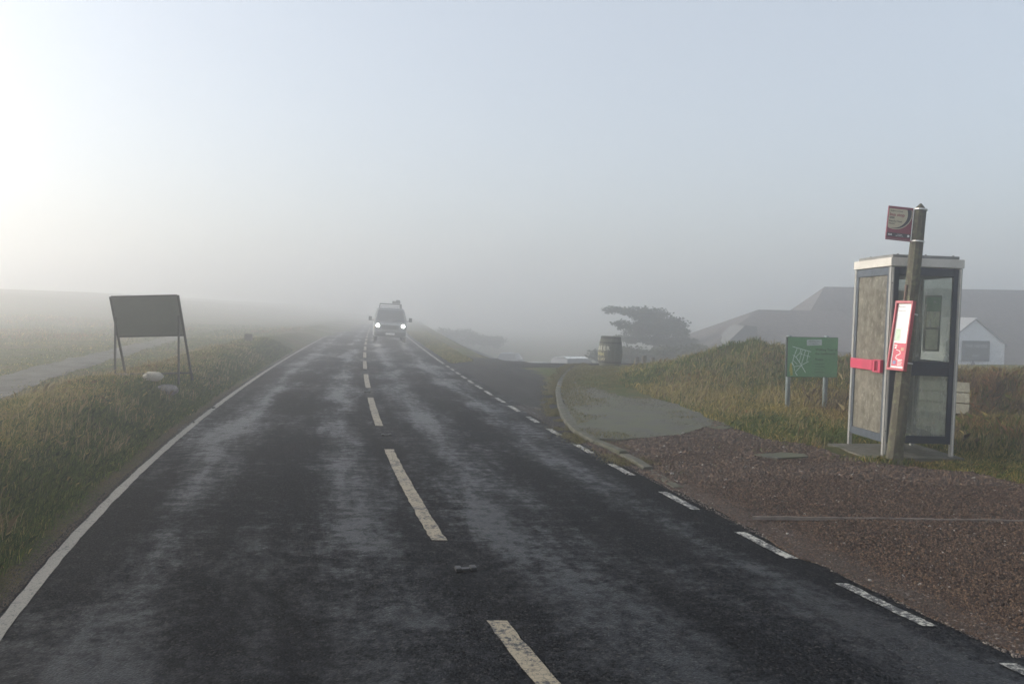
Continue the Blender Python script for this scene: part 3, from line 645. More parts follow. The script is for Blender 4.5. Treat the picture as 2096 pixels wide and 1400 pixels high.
for y_ in (860, 940, 1020, 1100, 1190, 1250): seg((940, y_), (1270, y_), .003, M_lg)
for y_ in (830, 900, 990, 1060, 1140): seg((850, y_), (895, y_), .02, M_lg)
for y_ in (1190, 1230, 1275): seg((830, y_), (1620, y_), .003, M_lg)
def bt(s_, px_, py_, size, m_): p = q2(px_, py_); text('lettering', s_, size, m_, bd, (p[0], -.0355, p[1]), bold=.0008)
bt('Walking Tour of', 945, 520, .062, M_dg); bt('the Eastbourne', 945, 630, .062, M_dg); bt('Route', 945, 800, .062, M_dg)
mb = MB(); mb.box(-.001, .28, -.0375, -.0355, 0, .105); stk = mb.build('sticker', simple('sticker_white', (.5, .56, .54), .5, 0, .1), bd)
p = q2(680, 375); stk.location = (p[0], 0, p[1]); stk.rotation_euler = (0, R(-2), 0)
text('lettering', 'SERVICES TO', .037, M_dg, bd, (p[0] + .02, -.0385, p[1] + .062)); text('lettering', 'THE NEIGHBOURHOOD', .019, M_dg, bd, (p[0] + .02, -.0385, p[1] + .028))

# ------------------------------------------------------------------ sign frame on the left bank
M_sg = simple('grey_sheet', (.14, .152, .125), .5, .1, .12, 1.5, .05); M_st = simple('sign_steel', (.065, .062, .06), .5, .5, .2, 10, .2)
Ds = 14.0; c0 = P(301, 778, Ds); zg = float(tz(c0.x, Ds))
sg = thing('sign_frame', (c0.x, Ds, zg), R(-1), 'blank grey roadworks sign on a steel A-frame standing on the left grass bank', 'sign', tilt=(0, R(-2.2)))
HW = .60; HT = P(300, 606, Ds).z - zg; yf = .46
def fl(x_, t): return (x_, yf * t, HT * (1 - t))      # point down a front leg, t = 0 top .. 1 foot
for x_ in (-HW, HW):
    mb = MB(); mb.bar(fl(x_, 0), fl(x_, 1.03), .032, .032); mb.build('front_leg', M_st, sg)
    mb = MB(); a = fl(x_, .24); mb.bar((x_ + .034 * (1 if x_ < 0 else -1), a[1] - .03, a[2]), (x_ + .034 * (1 if x_ < 0 else -1), -.02, -.08), .028, .028); mb.build('rear_leg', M_st, sg)
mb = MB(); a, b = fl(0, .002), fl(0, .475); dn = Vector((0, -HT, yf)).normalized() * .012   # offset normal to board
for (p0, p1) in ((fl(-HW + .018, .004), fl(HW - .018, .004)), ):
    A = [Vector(fl(-HW + .018, .006)), Vector(fl(HW - .018, .006)), Vector(fl(HW - .018, .472)), Vector(fl(-HW + .018, .472))]
    nr = (A[1] - A[0]).cross(A[3] - A[0]).normalized() * .006
    mb.add([q - nr for q in A] + [q + nr for q in A], [(0, 1, 2, 3), (7, 6, 5, 4), (0, 4, 5, 1), (1, 5, 6, 2), (2, 6, 7, 3), (3, 7, 4, 0)])
mb.build('sign_plate', M_sg, sg)
for t in (0.0, .478, .94):
    mb = MB(); a, b = fl(-HW + .017, t), fl(HW - .017, t); mb.bar(a, b, .028, .028); mb.build('cross_bar', M_st, sg)
def sandbag(loc, rz, L, wd, h, mat, lab, seed, creases=6, tilt=(0, 0)):
    rr = random.Random(seed); bm = bmesh.new(); bmesh.ops.create_icosphere(bm, subdivisions=4, radius=1)
    for q in bm.verts:
        c = q.co.copy(); sx = abs(c.x) ** .6 * (1 if c.x > 0 else -1); sy = abs(c.y) ** .7 * (1 if c.y > 0 else -1); sz_ = c.z
        pinch = 1 - .55 * max(0, sx - .72) / .28
        cr = .07 * math.sin(sx * creases * 2 + sy * 3 + seed) + .05 * math.sin(sy * 9 + sx * 5)
        q.co = Vector((sx * L / 2, (sy * pinch) * wd / 2, (sz_ * pinch * (1 - .35 * sx * sx) + cr) * h / 2))
    me = bpy.data.meshes.new('sandbag'); bm.to_mesh(me); bm.free(); me.materials.append(mat); me.shade_smooth()
    o = bpy.data.objects.new('sandbag', me); o.location = loc; o.rotation_euler = (tilt[0], tilt[1], rz); return put(o, None, label=lab, category='sandbag', group='sandbags weighing down the sign frame')
M_bagp = simple('pale_sack', (.42, .39, .32), .8, 0, .2, 20, .5, .006, .2); M_bagd = simple('dark_sack', (.05, .05, .048), .75, 0, .4, 14, .6, .008, .2, (.24, .23, .22)); M_bagb = simple('brown_sack', (.17, .145, .12), .8, 0, .3, 14, .6, .008, .2)
def onb(px_, D, dz): p = P(px_, 780, D); return (p.x, D, float(tz(p.x, D)) + dz)
l = onb(314, 13.65, .17); sandbag(l, R(12), .34, .20, .15, M_bagp, 'pale canvas sandbag draped over the bottom bar of the sign frame', 1, tilt=(R(10), R(3)))
l = onb(342, 13.55, .10); sandbag(l, R(-14), .40, .26, .19, M_bagd, 'dark striped sandbag at the right foot of the sign frame', 2, 9)
l = onb(247, 13.95, .05); sandbag(l, R(20), .34, .24, .14, M_bagb, 'flat brown sandbag at the left feet of the sign frame', 3)
mb = MB(); l = onb(298, 13.55, .06); mb.box(-.012, .012, -.01, .01, 0, .11, .004); o = mb.build('sack_tie', M_bagp, None); o['label'] = 'white tag end hanging beside the pale sandbag on the bar'; o['category'] = 'sack tie'; o.location = (l[0] + .02, l[1] - .02, l[2]); o.rotation_euler = (0, R(12), 0)
# short post farther up the bank
p = P(508, 697, 31); z_ = float(tz(p.x, 31)); zz = P(508, 684, 31).z
mb = MB(); mb.box(-.14, .14, -.09, .09, -.1, zz - z_ - .0, .015); mb.box(-.11, .11, -.06, .06, zz - z_ + .001, zz - z_ + .02, .01)
o = mb.build('marker_post', M_wood_ := m_wood('dark_timber', (.06, .052, .042), (.10, .088, .07), (.13, .13, .10)), None, label='squat dark timber marker post on the left bank beyond the sign frame', category='post'); o.location = (p.x, 31, z_); o.rotation_euler = (0, R(2), R(8))

# ------------------------------------------------------------------ barrel, bollards, bench
Dq = 26.4; c = P(1248, 752, Dq); zg = min(float(tz(c.x, Dq)), 0.02)
bt_ = thing('barrel', (c.x, Dq, zg), R(-10), 'big weathered wooden barrel with pale painted lettering at the corner of the side road', 'barrel', tilt=(0, R(1)))
M_stv = m_wood('barrel_stave', (.055, .06, .045), (.085, .09, .07), (.10, .11, .08)); hb = 1.05
prof = [(.315 + .085 * math.sin(math.pi * (k / 12) ** 0.85), hb * k / 12) for k in range(13)]
ns = 20
for k in range(ns):
    a0, a1 = 2 * math.pi * (k + .03) / ns, 2 * math.pi * (k + .97) / ns; vv = []; dr = random.uniform(-.003, .004)
    for r_, z_ in prof:
        for a_, o_ in ((a0, -.002), ((a0 + a1) / 2, .004), (a1, -.002), (a1, -.03), (a0, -.03)): vv.append(((r_ + o_ + dr) * math.cos(a_), (r_ + o_ + dr) * math.sin(a_), z_))
    fs = [(i * 5 + j, i * 5 + (j + 1) % 5, (i + 1) * 5 + (j + 1) % 5, (i + 1) * 5 + j) for i in range(12) for j in range(5)] + [(4, 3, 2, 1, 0), tuple(60 + j for j in range(5))]
    MB().add(vv, fs).build('stave', M_stv, bt_)
for z_ in (.05, .2, .84, 1.0):
    r_ = .315 + .085 * math.sin(math.pi * (z_ / hb) ** 0.85) + .006; mb = MB(); mb.lathe([(r_ - .004, z_ - .025), (r_ + .004, z_ - .025), (r_ + .004, z_ + .025), (r_ - .004, z_ + .025)], 28); mb.build('hoop', M_iron, bt_)
mb = MB(); mb.lathe([(.29, hb - .05), (.29, hb - .02)], 24); mb.build('lid', M_stv, bt_)
M_wt2 = simple('barrel_white', (.62, .62, .52), .6)
def barrel_text(s_, a_deg, z_, size, m_):
    for i, chx in enumerate(s_):
        a_ = R(a_deg + i * size * 95); r_ = .315 + .085 * math.sin(math.pi * (z_ / hb) ** .85) + .010
        text('lettering', chx, size, m_, bt_, (r_ * math.sin(a_), -r_ * math.cos(a_), z_), (math.pi / 2, 0, a_), 'CENTER', .004)
barrel_text('BEER', -62, .60, .19, M_wt2); barrel_text('OPEN', -72, .42, .13, simple('barrel_yellow', (.5, .46, .2), .6)); barrel_text('ALL DAY', -82, .27, .10, simple('barrel_cream', (.5, .44, .3), .6))
for (px_, Dd, lab) in ((1304, 29.5, 'leftmost of three short wooden bollards right of the barrel'), (1319, 29.8, 'middle and tallest of three short wooden bollards right of the barrel'), (1336, 29.6, 'rightmost of three short wooden bollards right of the barrel')):
    top = P(px_, {1304: 731, 1319: 728, 1336: 731}[px_], Dd); g_ = float(tz(top.x, Dd)); mb = MB(); h_ = top.z - g_
    mb.lathe([(.085, -.1), (.085, h_ - .03), (.06, h_ - .005), (.01, h_)], 12); o = mb.build('bollard', M_wood_, None, label=lab, category='bollard', group='three wooden bollards right of the barrel'); o.location = (top.x, Dd, g_)
# bench
M_bn = m_wood('bench_timber', (.17, .16, .12), (.25, .235, .18), (.42, .42, .34)); M_bg = simple('bench_green', (.03, .07, .055), .5)
Dn = 12.2; pr_ = P(1996, 787, Dn - .1); zb_ = float(tz(pr_.x, Dn)); 
bz = P(1990, 868, Dn).z
bn = thing('bench', (pr_.x - .10, Dn - .15, bz - .40), R(-28), 'weathered lichen-covered slatted bench showing its backrest right of the phone box', 'bench')
# local: -x along the seat to the left, back leans towards +y
sl_dir = Vector((0, .34, .94)).normalized()
for k, dz in enumerate((.0, .172, .344)):
    mb = MB(); o0 = sl_dir * (.30 + dz - .1)
    A = [Vector((-1.5, 0, 0)), Vector((0, 0, 0)), Vector((0, 0, 0)) + sl_dir * .155, Vector((-1.5, 0, 0)) + sl_dir * .155]; nr = Vector((0, -.94, .34)) * .016
    A = [q + o0 + Vector((0, 0, .37)) for q in A]
    mb.add([q - nr for q in A] + [q + nr for q in A], [(0, 1, 2, 3), (7, 6, 5, 4), (0, 4, 5, 1), (1, 5, 6, 2), (2, 6, 7, 3), (3, 7, 4, 0)]); mb.build('back_slat', M_bn, bn, bevel=.004)
for k in range(4): mb = MB(); mb.box(-1.5, .02, -.42 + k * .11, -.42 + k * .11 + .095, .385, .415, .004); mb.build('seat_slat', M_bg, bn)
for x_ in (-.10, -1.4):
    mb = MB(); mb.bar((x_, 0.045, .30), Vector((x_, .045, .30)) + sl_dir * .66, .05, .06); mb.build('back_support', M_bn, bn)
    mb = MB(); mb.box(x_ - .03, x_ + .03, -.02, .04, -.15, .38); mb.build('leg', M_bn, bn)
    mb = MB(); mb.box(x_ - .03, x_ + .03, -.40, -.34, -.15, .38); mb.build('leg', M_bn, bn)

# ------------------------------------------------------------------ vehicles
M_rubb = simple('tyre', (.02, .02, .02), .8); M_win = simple('dark_glass', (.10, .105, .11), .10, 0, .05, 3, 0); M_head = emit('headlight_lens', (1.0, .97, .9), 22)
M_chr = simple('lamp_chrome', (.6, .6, .6), .2, .9, .05, 3, 0); M_lens = simple('lamp_glass', (.55, .56, .58), .15, 0, .05, 3, 0)
def wheel(par, x, y, r_, wd=.2, name='wheel'):
    mb = MB(); mb.lathe([(r_ * .62, -wd / 2), (r_ * .94, -wd / 2), (r_, -wd / 3), (r_, wd / 3), (r_ * .94, wd / 2), (r_ * .62, wd / 2)], 22, (x, y, r_), 'X'); o = mb.build(name, M_rubb, par, True)
    mb = MB(); mb.lathe([(r_ * .60, -wd / 2 + .02), (r_ * .60, wd / 2 - .02)], 16, (x, y, r_), 'X'); mb.build('hub', M_chr, o)
def van():
    Dv = 48.0; c = P(796, 699, Dv); hd = math.atan(-(float(xC(49)) - float(xC(47))) / 2)
    t = thing('van', (c.x, Dv, .01), hd + 0, 'silver-grey van with lit headlights and roof rack driving towards the camera in the fog', 'van', tilt=(0, R(2)))
    paint = simple('van_paint', (.24, .25, .255), .35, .1, .06, 2, 0)
    # body as rings along y (front is -y)
    rings = [(-2.15, .86, .38, .98, .80), (-2.05, .93, .30, 1.05, .88), (-1.45, .97, .28, 1.14, .92), (-1.32, .97, .28, 1.18, .92), (-.72, .97, .28, 1.92, .76), (-.55, .97, .28, 1.99, .77), (.6, .97, .28, 2.02, .78), (2.3, .97, .28, 2.0, .77), (2.45, .93, .34, 1.9, .73)]
    vv = []; ff = []
    for y, hw, z0, z1, ht in rings:
        zb = min(1.12, z0 + (z1 - z0) * .85)
        vv += [(-hw * .93, y, z0), (-hw, y, z0 + .12), (-hw, y, zb), (-(ht + .03), y, z1 - .10), (-ht + .1, y, z1), (ht - .1, y, z1), (ht + .03, y, z1 - .10), (hw, y, zb), (hw, y, z0 + .12), (hw * .93, y, z0)]
    n = 10
    for i in range(len(rings) - 1):
        for k in range(n): ff.append((i * n + k, (i + 1) * n + k, (i + 1) * n + (k + 1) % n, i * n + (k + 1) % n))
    ff += [tuple(range(n)), tuple((len(rings) - 1) * n + k for k in range(n))[::-1]]
    body = MB().add(vv, ff).build('body', paint, t, False, .02)
    mb = MB(); mb.add([(-.84, -1.345, 1.20), (.84, -1.345, 1.20), (.70, -.80, 1.86), (-.70, -.80, 1.86), (-.84, -1.30, 1.20), (.84, -1.30, 1.20), (.70, -.76, 1.86), (-.70, -.76, 1.86)], [(0, 1, 2, 3), (7, 6, 5, 4), (0, 4, 5, 1), (2, 6, 7, 3), (1, 5, 6, 2), (0, 3, 7, 4)]); mb.build('windscreen', M_win, t)
    for s_ in (-1, 1):
        mb = MB(); mb.add([(s_ * .975, -1.1, 1.18), (s_ * .975, .0, 1.18), (s_ * .83, .0, 1.78), (s_ * .83, -.72, 1.78)], [(0, 1, 2, 3)]); mb.build('side_window', M_win, t)
        mb = MB(); mb.lathe([(.125, -2.16), (.135, -2.10), (.10, -2.02)], 18, (s_ * .72, 0, .95), 'Y'); hl = mb.build('headlight', M_chr, t)
        mb = MB(); mb.lathe([(.03, -2.20), (.088, -2.185), (.098, -2.17)], 18, (s_ * .72, 0, .95), 'Y'); mb.build('lens', M_head, hl)
        mb = MB(); mb.box(s_ * .86 - .05, s_ * .86 + .05, -2.13, -2.05, .78, .84, .01); mb.build('indicator', simple('amber', (.6, .25, .03), .3), t)
        mb = MB(); mb.tube([(s_ * .97, -1.15, 1.22), (s_ * 1.12, -1.2, 1.27)], .018, 6); mb.box(s_ * 1.17 - .09, s_ * 1.17 + .09, -1.26, -1.18, 1.20, 1.44, .02); mb.build('mirror', M_blk, t)
        for y in (-1.45, 1.45): wheel(t, s_ * .83, y, .35)
        mb = MB(); mb.tube([(s_ * .62, -.55, 2.22), (s_ * .62, 2.2, 2.22)], .02, 6)
        for y in (-.5, .4, 1.3, 2.1): mb.tube([(s_ * .66, y, 1.95), (s_ * .62, y, 2.22)], .015, 6)
        mb.build('rack_rail', M_blk, t)
    for y in (-.55, -.1, .4, .9, 1.4, 1.9, 2.2): mb = MB(); mb.tube([(-.62, y, 2.22), (.62, y, 2.22)], .02, 6); mb.build('rack_bar', M_blk, t)
    mb = MB(); mb.tube([(-.62, -.57, 2.08), (.62, -.57, 2.08)], .02, 6); mb.build('rack_bar', M_blk, t)
    mb = MB(); mb.box(-.90, .90, -2.24, -2.10, .38, .60, .03); mb.build('bumper', simple('bumper_grey', (.10, .10, .10), .5), t)
    mb = MB()
    for k in range(5): mb.box(-.48, .48, -2.185, -2.165, .76 + k * .05, .785 + k * .05)
    mb.build('grille', M_blk, t)
    mb = MB(); mb.box(-.26, .26, -2.256, -2.246, .43, .54, .003); mb.build('number_plate', M_wt, t)
    for s_ in (-.35, .3): mb = MB(); mb.bar((s_, -1.365, 1.22), (s_ + .38, -1.17, 1.45), .015, .012); mb.build('wiper', M_blk, t)
    Mx = Matrix.Translation((c.x, Dv, .01)) @ Matrix.Rotation(hd, 4, 'Z')
    o = MB().box(-.24, .22, -.3, .3, 0, .15, .03).box(-.02, .2, -.2, .2, .151, .22, .02).build('roof_bag', M_bagd, None, label='lumpy bundle strapped to the right of the van roof rack', category='bundle')
    o.location = Mx @ Vector((.42, .0, 2.245)); o.rotation_euler = (0, R(2), hd)
van()
def car(px_, py_top, D, rz, col, name, lab, estate=False, lampy=None):
    top = P(px_, py_top, D); g = float(tz(top.x, D)); H_ = 1.46; g = min(g + .0, top.z - H_ + .0) if abs(top.z - H_ - g) < .8 else g
    g = top.z - H_; t = thing('car', (top.x, D, g), rz, lab, 'car', 'cars in the sunken car park'); paint = simple(name, col, .3, .1, .05, 2, 0)
    prof = [(-2.1, .35), (-2.12, .62), (-1.95, .78), (-1.0, .92), (1.75 if estate else 1.6, .97), (2.1, .86), (2.14, .5), (2.05, .32)]
    MB().prism(prof, -.86, .86).build('body', paint, t, False, .05)
    g0 = [(-1.05, .90, .80), (-.35, H_ - .06, .60), (.2, H_, .60), (1.2 if not estate else 1.6, H_ - .05, .58), (1.85, .93, .78)]
    vv = [(-w_, y, z) for y, z, w_ in g0] + [(w_, y, z) for y, z, w_ in g0]
    MB().add(vv, [(0, 1, 2, 3, 4), (9, 8, 7, 6, 5), (0, 5, 6, 1), (1, 6, 7, 2), (2, 7, 8, 3), (3, 8, 9, 4), (4, 9, 5, 0)]).build('cabin', M_win, t, False, .02)
    MB().add([(-.58, -.33, H_ - .055), (.58, -.33, H_ - .055), (.58, .2, H_ + .01), (-.58, .2, H_ + .01), (.57, 1.2, H_ - .03), (-.57, 1.2, H_ - .03)], [(0, 1, 2, 3), (3, 2, 4, 5)]).build('roof', paint, t)
    for s_ in (-1, 1):
        for y in (-1.3, 1.3): wheel(t, s_ * .78, y, .31, .18)
        MB().box(s_ * .62 - .16, s_ * .62 + .16, -2.135, -2.05, .62, .74, .02).build('headlight', M_lens, t)
        MB().box(s_ * .95 - .08, s_ * .95 + .08, -.85, -.75, .95, 1.08, .02).build('mirror', paint, t)
    MB().box(-.8, .8, -2.17, -2.05, .36, .5, .02).build('bumper', M_blk, t); MB().box(-.25, .25, -2.185, -2.172, .42, .52).build('number_plate', M_wt, t)
car(1041, 722, 62, R(-12), (.16, .17, .18), 'grey_car_paint', 'dark grey car parked below the edge of the side road, farthest left')
car(1112, 742, 50, R(70), (.30, .32, .33), 'silver_car_paint', 'silver car of which only the roof shows over the edge of the side road')
car(1178, 731, 40, R(18), (.62, .64, .62), 'white_car_paint', 'white car parked just left of the barrel below the road edge', True)

# ------------------------------------------------------------------ buildings
M_roof = simple('clay_tiles', (.15, .135, .13), .85, 0, .3, 3, .6, .03, .2); M_wall = simple('dark_wall', (.13, .125, .12), .85, 0, .2, 2, .4)
M_bd = simple('white_boards', (.80, .82, .84), .6, 0, .1, 4, .15, .004, .4, (.70, .72, .74)); M_plw = simple('pale_render', (.15, .155, .155), .8, 0, .15, 2, .2)
def roofed(par, x0, x1, y0, y1, ze, zr, hip0, hip1, over=.35, wall=M_wall, zg=-3.4):
    MB().box(x0, x1, y0, y1, zg, ze - .0).build('wall', wall, par)
    a, b, c_, d_ = (x0 - over, y0 - over, ze), (x1 + over, y0 - over, ze), (x1 + over, y1 + over, ze), (x0 - over, y1 + over, ze); ym = (y0 + y1) / 2
    e, f_ = (x0 + hip0 - (over if hip0 == 0 else 0), ym, zr), (x1 - hip1 + (over if hip1 == 0 else 0), ym, zr)
    return MB().add([a, b, c_, d_, e, f_], [(0, 1, 5, 4), (2, 3, 4, 5), (3, 0, 4), (1, 2, 5), (3, 2, 1, 0)]).build('roof', M_roof, par)
rl = P(1688, 587, 64); 
hb_ = thing('large_house', (0, 0, 0), 0, 'large dark building with a long tiled roof fading into the fog on the right', 'building')
xe = P(1585, 700, 60).x; 
ro = roofed(hb_, xe, xe + 42, 57.5, 70.5, -1.2, rl.z, rl.x - xe, 5)
def rows(y, x0, x1, zl, n_): 
    for k in range(n_):
        x = x0 + (x1 - x0) * (k + .5) / n_; fr = MB().box(x - .7, x + .7, y - .06, y + .02, zl, zl + 1.1).build('window', simple('window_white', (.6, .6, .6), .5), hb_); MB().box(x - .6, x + .6, y - .08, y - .061, zl + .1, zl + 1.0).build('pane', M_win, fr)
rows(57.5, xe + 2, xe + 30, -2.75, 8)
MB().box(rl.x + 9, rl.x + 10, 63.4, 64.4, rl.z - .6, rl.z + .5).build('chimney', M_wall, ro) if False else None
wl = P(1552, 634, 60); wr = P(1612, 634, 60)
wing = thing('side_wing', (0, 0, 0), 0, 'lower hipped-roof wing with a pale gable left of the large dark building', 'building')
x0 = P(1425, 712, 57).x; rf = roofed(wing, x0, wr.x + 4.5, 53.5, 66.5, -.35, wl.z, wl.x - x0, 0.5)
pa, pb_, pc, pd_ = P(1488, 699, 52.9), P(1550, 699, 52.9), P(1546, 668, 52.9), P(1523, 666, 52.9)
MB().add([(pa.x, 52.6, -3.2), (pb_.x, 52.6, -3.2), (pb_.x, 52.6, pb_.z), (pc.x, 52.6, pc.z), (pd_.x, 52.6, pd_.z), (pa.x, 52.6, pa.z)] + [(pa.x, 56, -3.2), (pb_.x, 56, -3.2), (pb_.x, 56, pb_.z), (pc.x, 56, pc.z), (pd_.x, 56, pd_.z), (pa.x, 56, pa.z)],
    [(0, 1, 2, 3, 4, 5), (11, 10, 9, 8, 7, 6)] + [(i, 6 + i, 6 + (i + 1) % 6, (i + 1) % 6) for i in range(6)]).build('gable', M_plw, wing)
# white clapboard shed
Dh = 40.0; ap = P(1997, 655, Dh); er = P(2055, 703, Dh); hw = er.x - ap.x; g_ = P(1997, 812, Dh).z
sh = thing('clapboard_shed', (ap.x, Dh, 0), R(3), 'small white clapboard gabled hut with a dark sign board behind the phone box', 'hut')
ze, za, zf = er.z, ap.z, g_ - .8
MB().add([(-hw, 0, zf), (hw, 0, zf), (hw, 0, ze), (0, 0, za), (-hw, 0, ze), (-hw, 4, zf), (hw, 4, zf), (hw, 4, ze), (0, 4, za), (-hw, 4, ze)], [(0, 1, 2, 3, 4), (9, 8, 7, 6, 5), (0, 5, 6, 1), (1, 6, 7, 2), (0, 4, 9, 5)]).build('wall', M_bd, sh)
mb = MB(); bh = .135; k = 0; z_ = zf + .02
while z_ < za - .12:
    def wd(z): return hw if z <= ze else hw * (za - z) / (za - ze)
    a, b = wd(z_), wd(min(za - .02, z_ + bh))
    mb.add([(-a, -.035, z_), (a, -.035, z_), (b, -.006, z_ + bh), (-b, -.006, z_ + bh), (-a, 0, z_), (a, 0, z_)], [(0, 1, 2, 3), (4, 5, 1, 0)]); z_ += bh
mb.build('clapboards', M_bd, sh, kind='stuff')
for s_ in (-1, 1):
    A = [(s_ * (hw + .17), -.12, ze - .13), (0, -.12, za + .05), (0, 4.1, za + .05), (s_ * (hw + .17), 4.1, ze - .13)]; B = [(x, y, z + .07) for x, y, z in A]
    MB().add(A + B, [(0, 1, 2, 3), (7, 6, 5, 4), (0, 4, 5, 1), (1, 5, 6, 2), (2, 6, 7, 3), (3, 7, 4, 0)]).build('roof_slope', simple('felt_roof', (.30, .31, .32), .8), sh)
    MB().box(s_ * hw - .06, s_ * hw + .06, -.06, -.036, zf, ze).build('corner_board', M_bd, sh)
def L(px_, py_): p = P(px_, py_, Dh); return (p.x - ap.x, p.z)
a, b = L(1967, 697), L(2023, 739)
sb = MB().box(a[0], b[0], -.12, -.05, b[1], a[1], .01).build('sign_board', simple('sign_grey', (.14, .16, .18), .6), sh)
M_sl = simple('sign_letter', (.42, .45, .47), .6)
text('lettering', 'THE HIKERS', .22, M_sl, sb, ((a[0] + b[0]) / 2, -.125, a[1] - .34), align='CENTER', bold=.006); text('lettering', 'REST', .18, M_sl, sb, ((a[0] + b[0]) / 2, -.125, a[1] - .80), align='CENTER', bold=.004)
c_ = L(1990, 747); MB().add([(c_[0] + .16 * math.cos(t), -.06, c_[1] + .2 * math.sin(t)) for t in (0, math.pi / 2, math.pi, 3 * math.pi / 2)], [(0, 1, 2, 3)]).build('emblem', simple('emblem_grey', (.2, .2, .25), .6), sh)
MB().box(c_[0] - .03, c_[0] + .03, -.065, -.04, c_[1] - .36, c_[1] + .3).build('emblem_bar', simple('emblem_grey', (.2, .2, .25), .6), sh)
a, b = L(1968, 769), L(2020, 815); MB().box(a[0], b[0], -.07, -.04, b[1] - .5, a[1]).build('shutter', simple('shutter_grey', (.20, .21, .21), .6), sh)
c_ = L(2026, 784); MB().box(c_[0] - .07, c_[0] + .07, -.12, -.04, c_[1] - .08, c_[1] + .08, .01).build('wall_box', simple('shutter_grey', (.2, .21, .21), .6), sh)

# ------------------------------------------------------------------ windswept pine and far shrubs
def leafcloud(clumps, n, size, cols, s):
    r_ = np.random.default_rng(s); vols = np.array([c[3] * c[4] * c[5] for c in clumps]) ** .8; cnt = (n * vols / vols.sum()).astype(int); V = []; C = []
    for c, m in zip(clumps, cnt):
        d = r_.normal(size=(m, 3)); d /= np.linalg.norm(d, axis=1)[:, None]; rad = r_.uniform(.1, 1.25, m) ** .6
        p = np.array(c[:3]) + d * rad[:, None] * np.array(c[3:6]) * (1 + .28 * (r_.random((m, 1)) - .4)); ctr = p
        a = r_.normal(size=(m, 3)); a[:, 2] *= .5; a /= np.linalg.norm(a, axis=1)[:, None]; b = np.cross(a, r_.normal(size=(m, 3))); b /= np.linalg.norm(b, axis=1)[:, None]
        sz_ = size * r_.uniform(.6, 1.4, m)[:, None]
        V.append(np.stack([ctr - a * sz_, ctr + b * sz_ * .35, ctr + a * sz_, ctr - b * sz_ * .35], 1)); k_ = r_.random(m)[:, None]
        C.append(np.array(cols[0]) * (1 - k_) + np.array(cols[1]) * k_)
    return np.concatenate(V), np.concatenate(C)
def quads(name, V, C, mat, parent=None, **k):
    m = V.shape[1]; n_ = len(V); me = bpy.data.meshes.new(name); me.vertices.add(n_ * m); me.vertices.foreach_set('co', V.astype(np.float32).ravel())
    me.loops.add(n_ * m); me.loops.foreach_set('vertex_index', np.arange(n_ * m, dtype=np.int32)); me.polygons.add(n_); me.polygons.foreach_set('loop_start', (np.arange(n_) * m).astype(np.int32)); me.polygons.foreach_set('loop_total', np.full(n_, m, np.int32))
    me.update(calc_edges=True); ca = me.color_attributes.new('Col', 'FLOAT_COLOR', 'POINT'); cc = np.ones((n_, m, 4), np.float32); cc[:, :, :3] = C[:, None, :] if C.ndim == 2 else C; ca.data.foreach_set('color', cc.ravel()); me.materials.append(mat)
    return put(bpy.data.objects.new(name, me), parent, **k)
Dt = 58.0; tb_ = P(1338, 760, Dt)
def T(px_, py_, dy=0): p = P(px_, py_, Dt); return (p.x - tb_.x, dy, p.z - tb_.z)
pine = thing('pine_tree', tuple(tb_), 0, 'windswept pine with flat layered boughs reaching left, grey in the fog behind the barrel', 'tree')
M_bark = m_wood('pine_bark', (.05, .042, .035), (.085, .07, .055), (.09, .09, .07))
tr_ = MB(); tr_.tube([T(1338, 790), T(1338, 745), T(1341, 712), T(1345, 690, .1), T(1338, 668, .1), T(1325, 650)], [.26, .22, .18, .15, .12, .08], 10); tr_.build('trunk', M_bark, pine, True)
for a in ([T(1325, 652), T(1300, 642, .3), T(1262, 632, .4)], [T(1341, 672), T(1305, 668, -.4), T(1256, 664, -.5)], [T(1345, 690), T(1375, 680, .4), T(1402, 690, .6)], [T(1342, 705), T(1312, 696, -.6), T(1285, 694, -.8)], [T(1343, 700), T(1372, 706, -.3), T(1398, 702, -.4)], [T(1340, 680), T(1362, 662, .5), T(1380, 655, .8)]):
    MB().tube(a, [.11, .07, .03], 7).build('limb', M_bark, pine, True)
cl = []; rr = random.Random(5)
for (x0_, x1_, y_, sx_, sz_, n_) in ((1250, 1330, 633, .55, .22, 9), (1300, 1360, 645, .75, .33, 6), (1255, 1320, 664, .5, .20, 7), (1320, 1395, 662, .85, .40, 7), (1300, 1405, 678, .85, .38, 9), (1268, 1330, 694, .6, .25, 6), (1335, 1405, 698, .7, .28, 8), (1350, 1400, 708, .5, .22, 4)):
    for k in range(n_):
        q = T(x0_ + (x1_ - x0_) * (k + rr.random() * .6) / n_, y_ + rr.uniform(-5, 5) + ((k / n_) * 8 if y_ == 633 else 0)); cl.append((q[0], rr.uniform(-1.1, 1.1), q[2], sx_ * rr.uniform(.6, 1.15), rr.uniform(.5, .9), sz_ * rr.uniform(.7, 1.3)))
V, C = leafcloud(cl, 15000, .12, ((.018, .03, .016), (.05, .065, .03)), 3); quads('crown', V, C, M_leaf, pine)
def shrub(px_, py_, D, w_, h_, n_, lab, s, cols=((.03, .04, .02), (.08, .085, .04))):
    b = P(px_, py_, D); t = thing('shrub', tuple(b), 0, lab, 'shrub', 'dim shrubs far off in the fog'); r_ = random.Random(s)
    c_ = [(r_.uniform(-w_, w_) * .6, r_.uniform(-.8, .8), h_ * r_.uniform(.15, .6), w_ * r_.uniform(.25, .45), w_ * .3, h_ * r_.uniform(.25, .42)) for _ in range(9)]
    V, C = leafcloud(c_, n_, .14, cols, s); quads('foliage', V, C, M_leaf, t)
    for k in range(4): MB().tube([(r_.uniform(-.3, .3) * w_, 0, -.6), (r_.uniform(-.5, .5) * w_, 0, h_ * .5)], [.06, .02], 6).build('stem', M_bark, t)
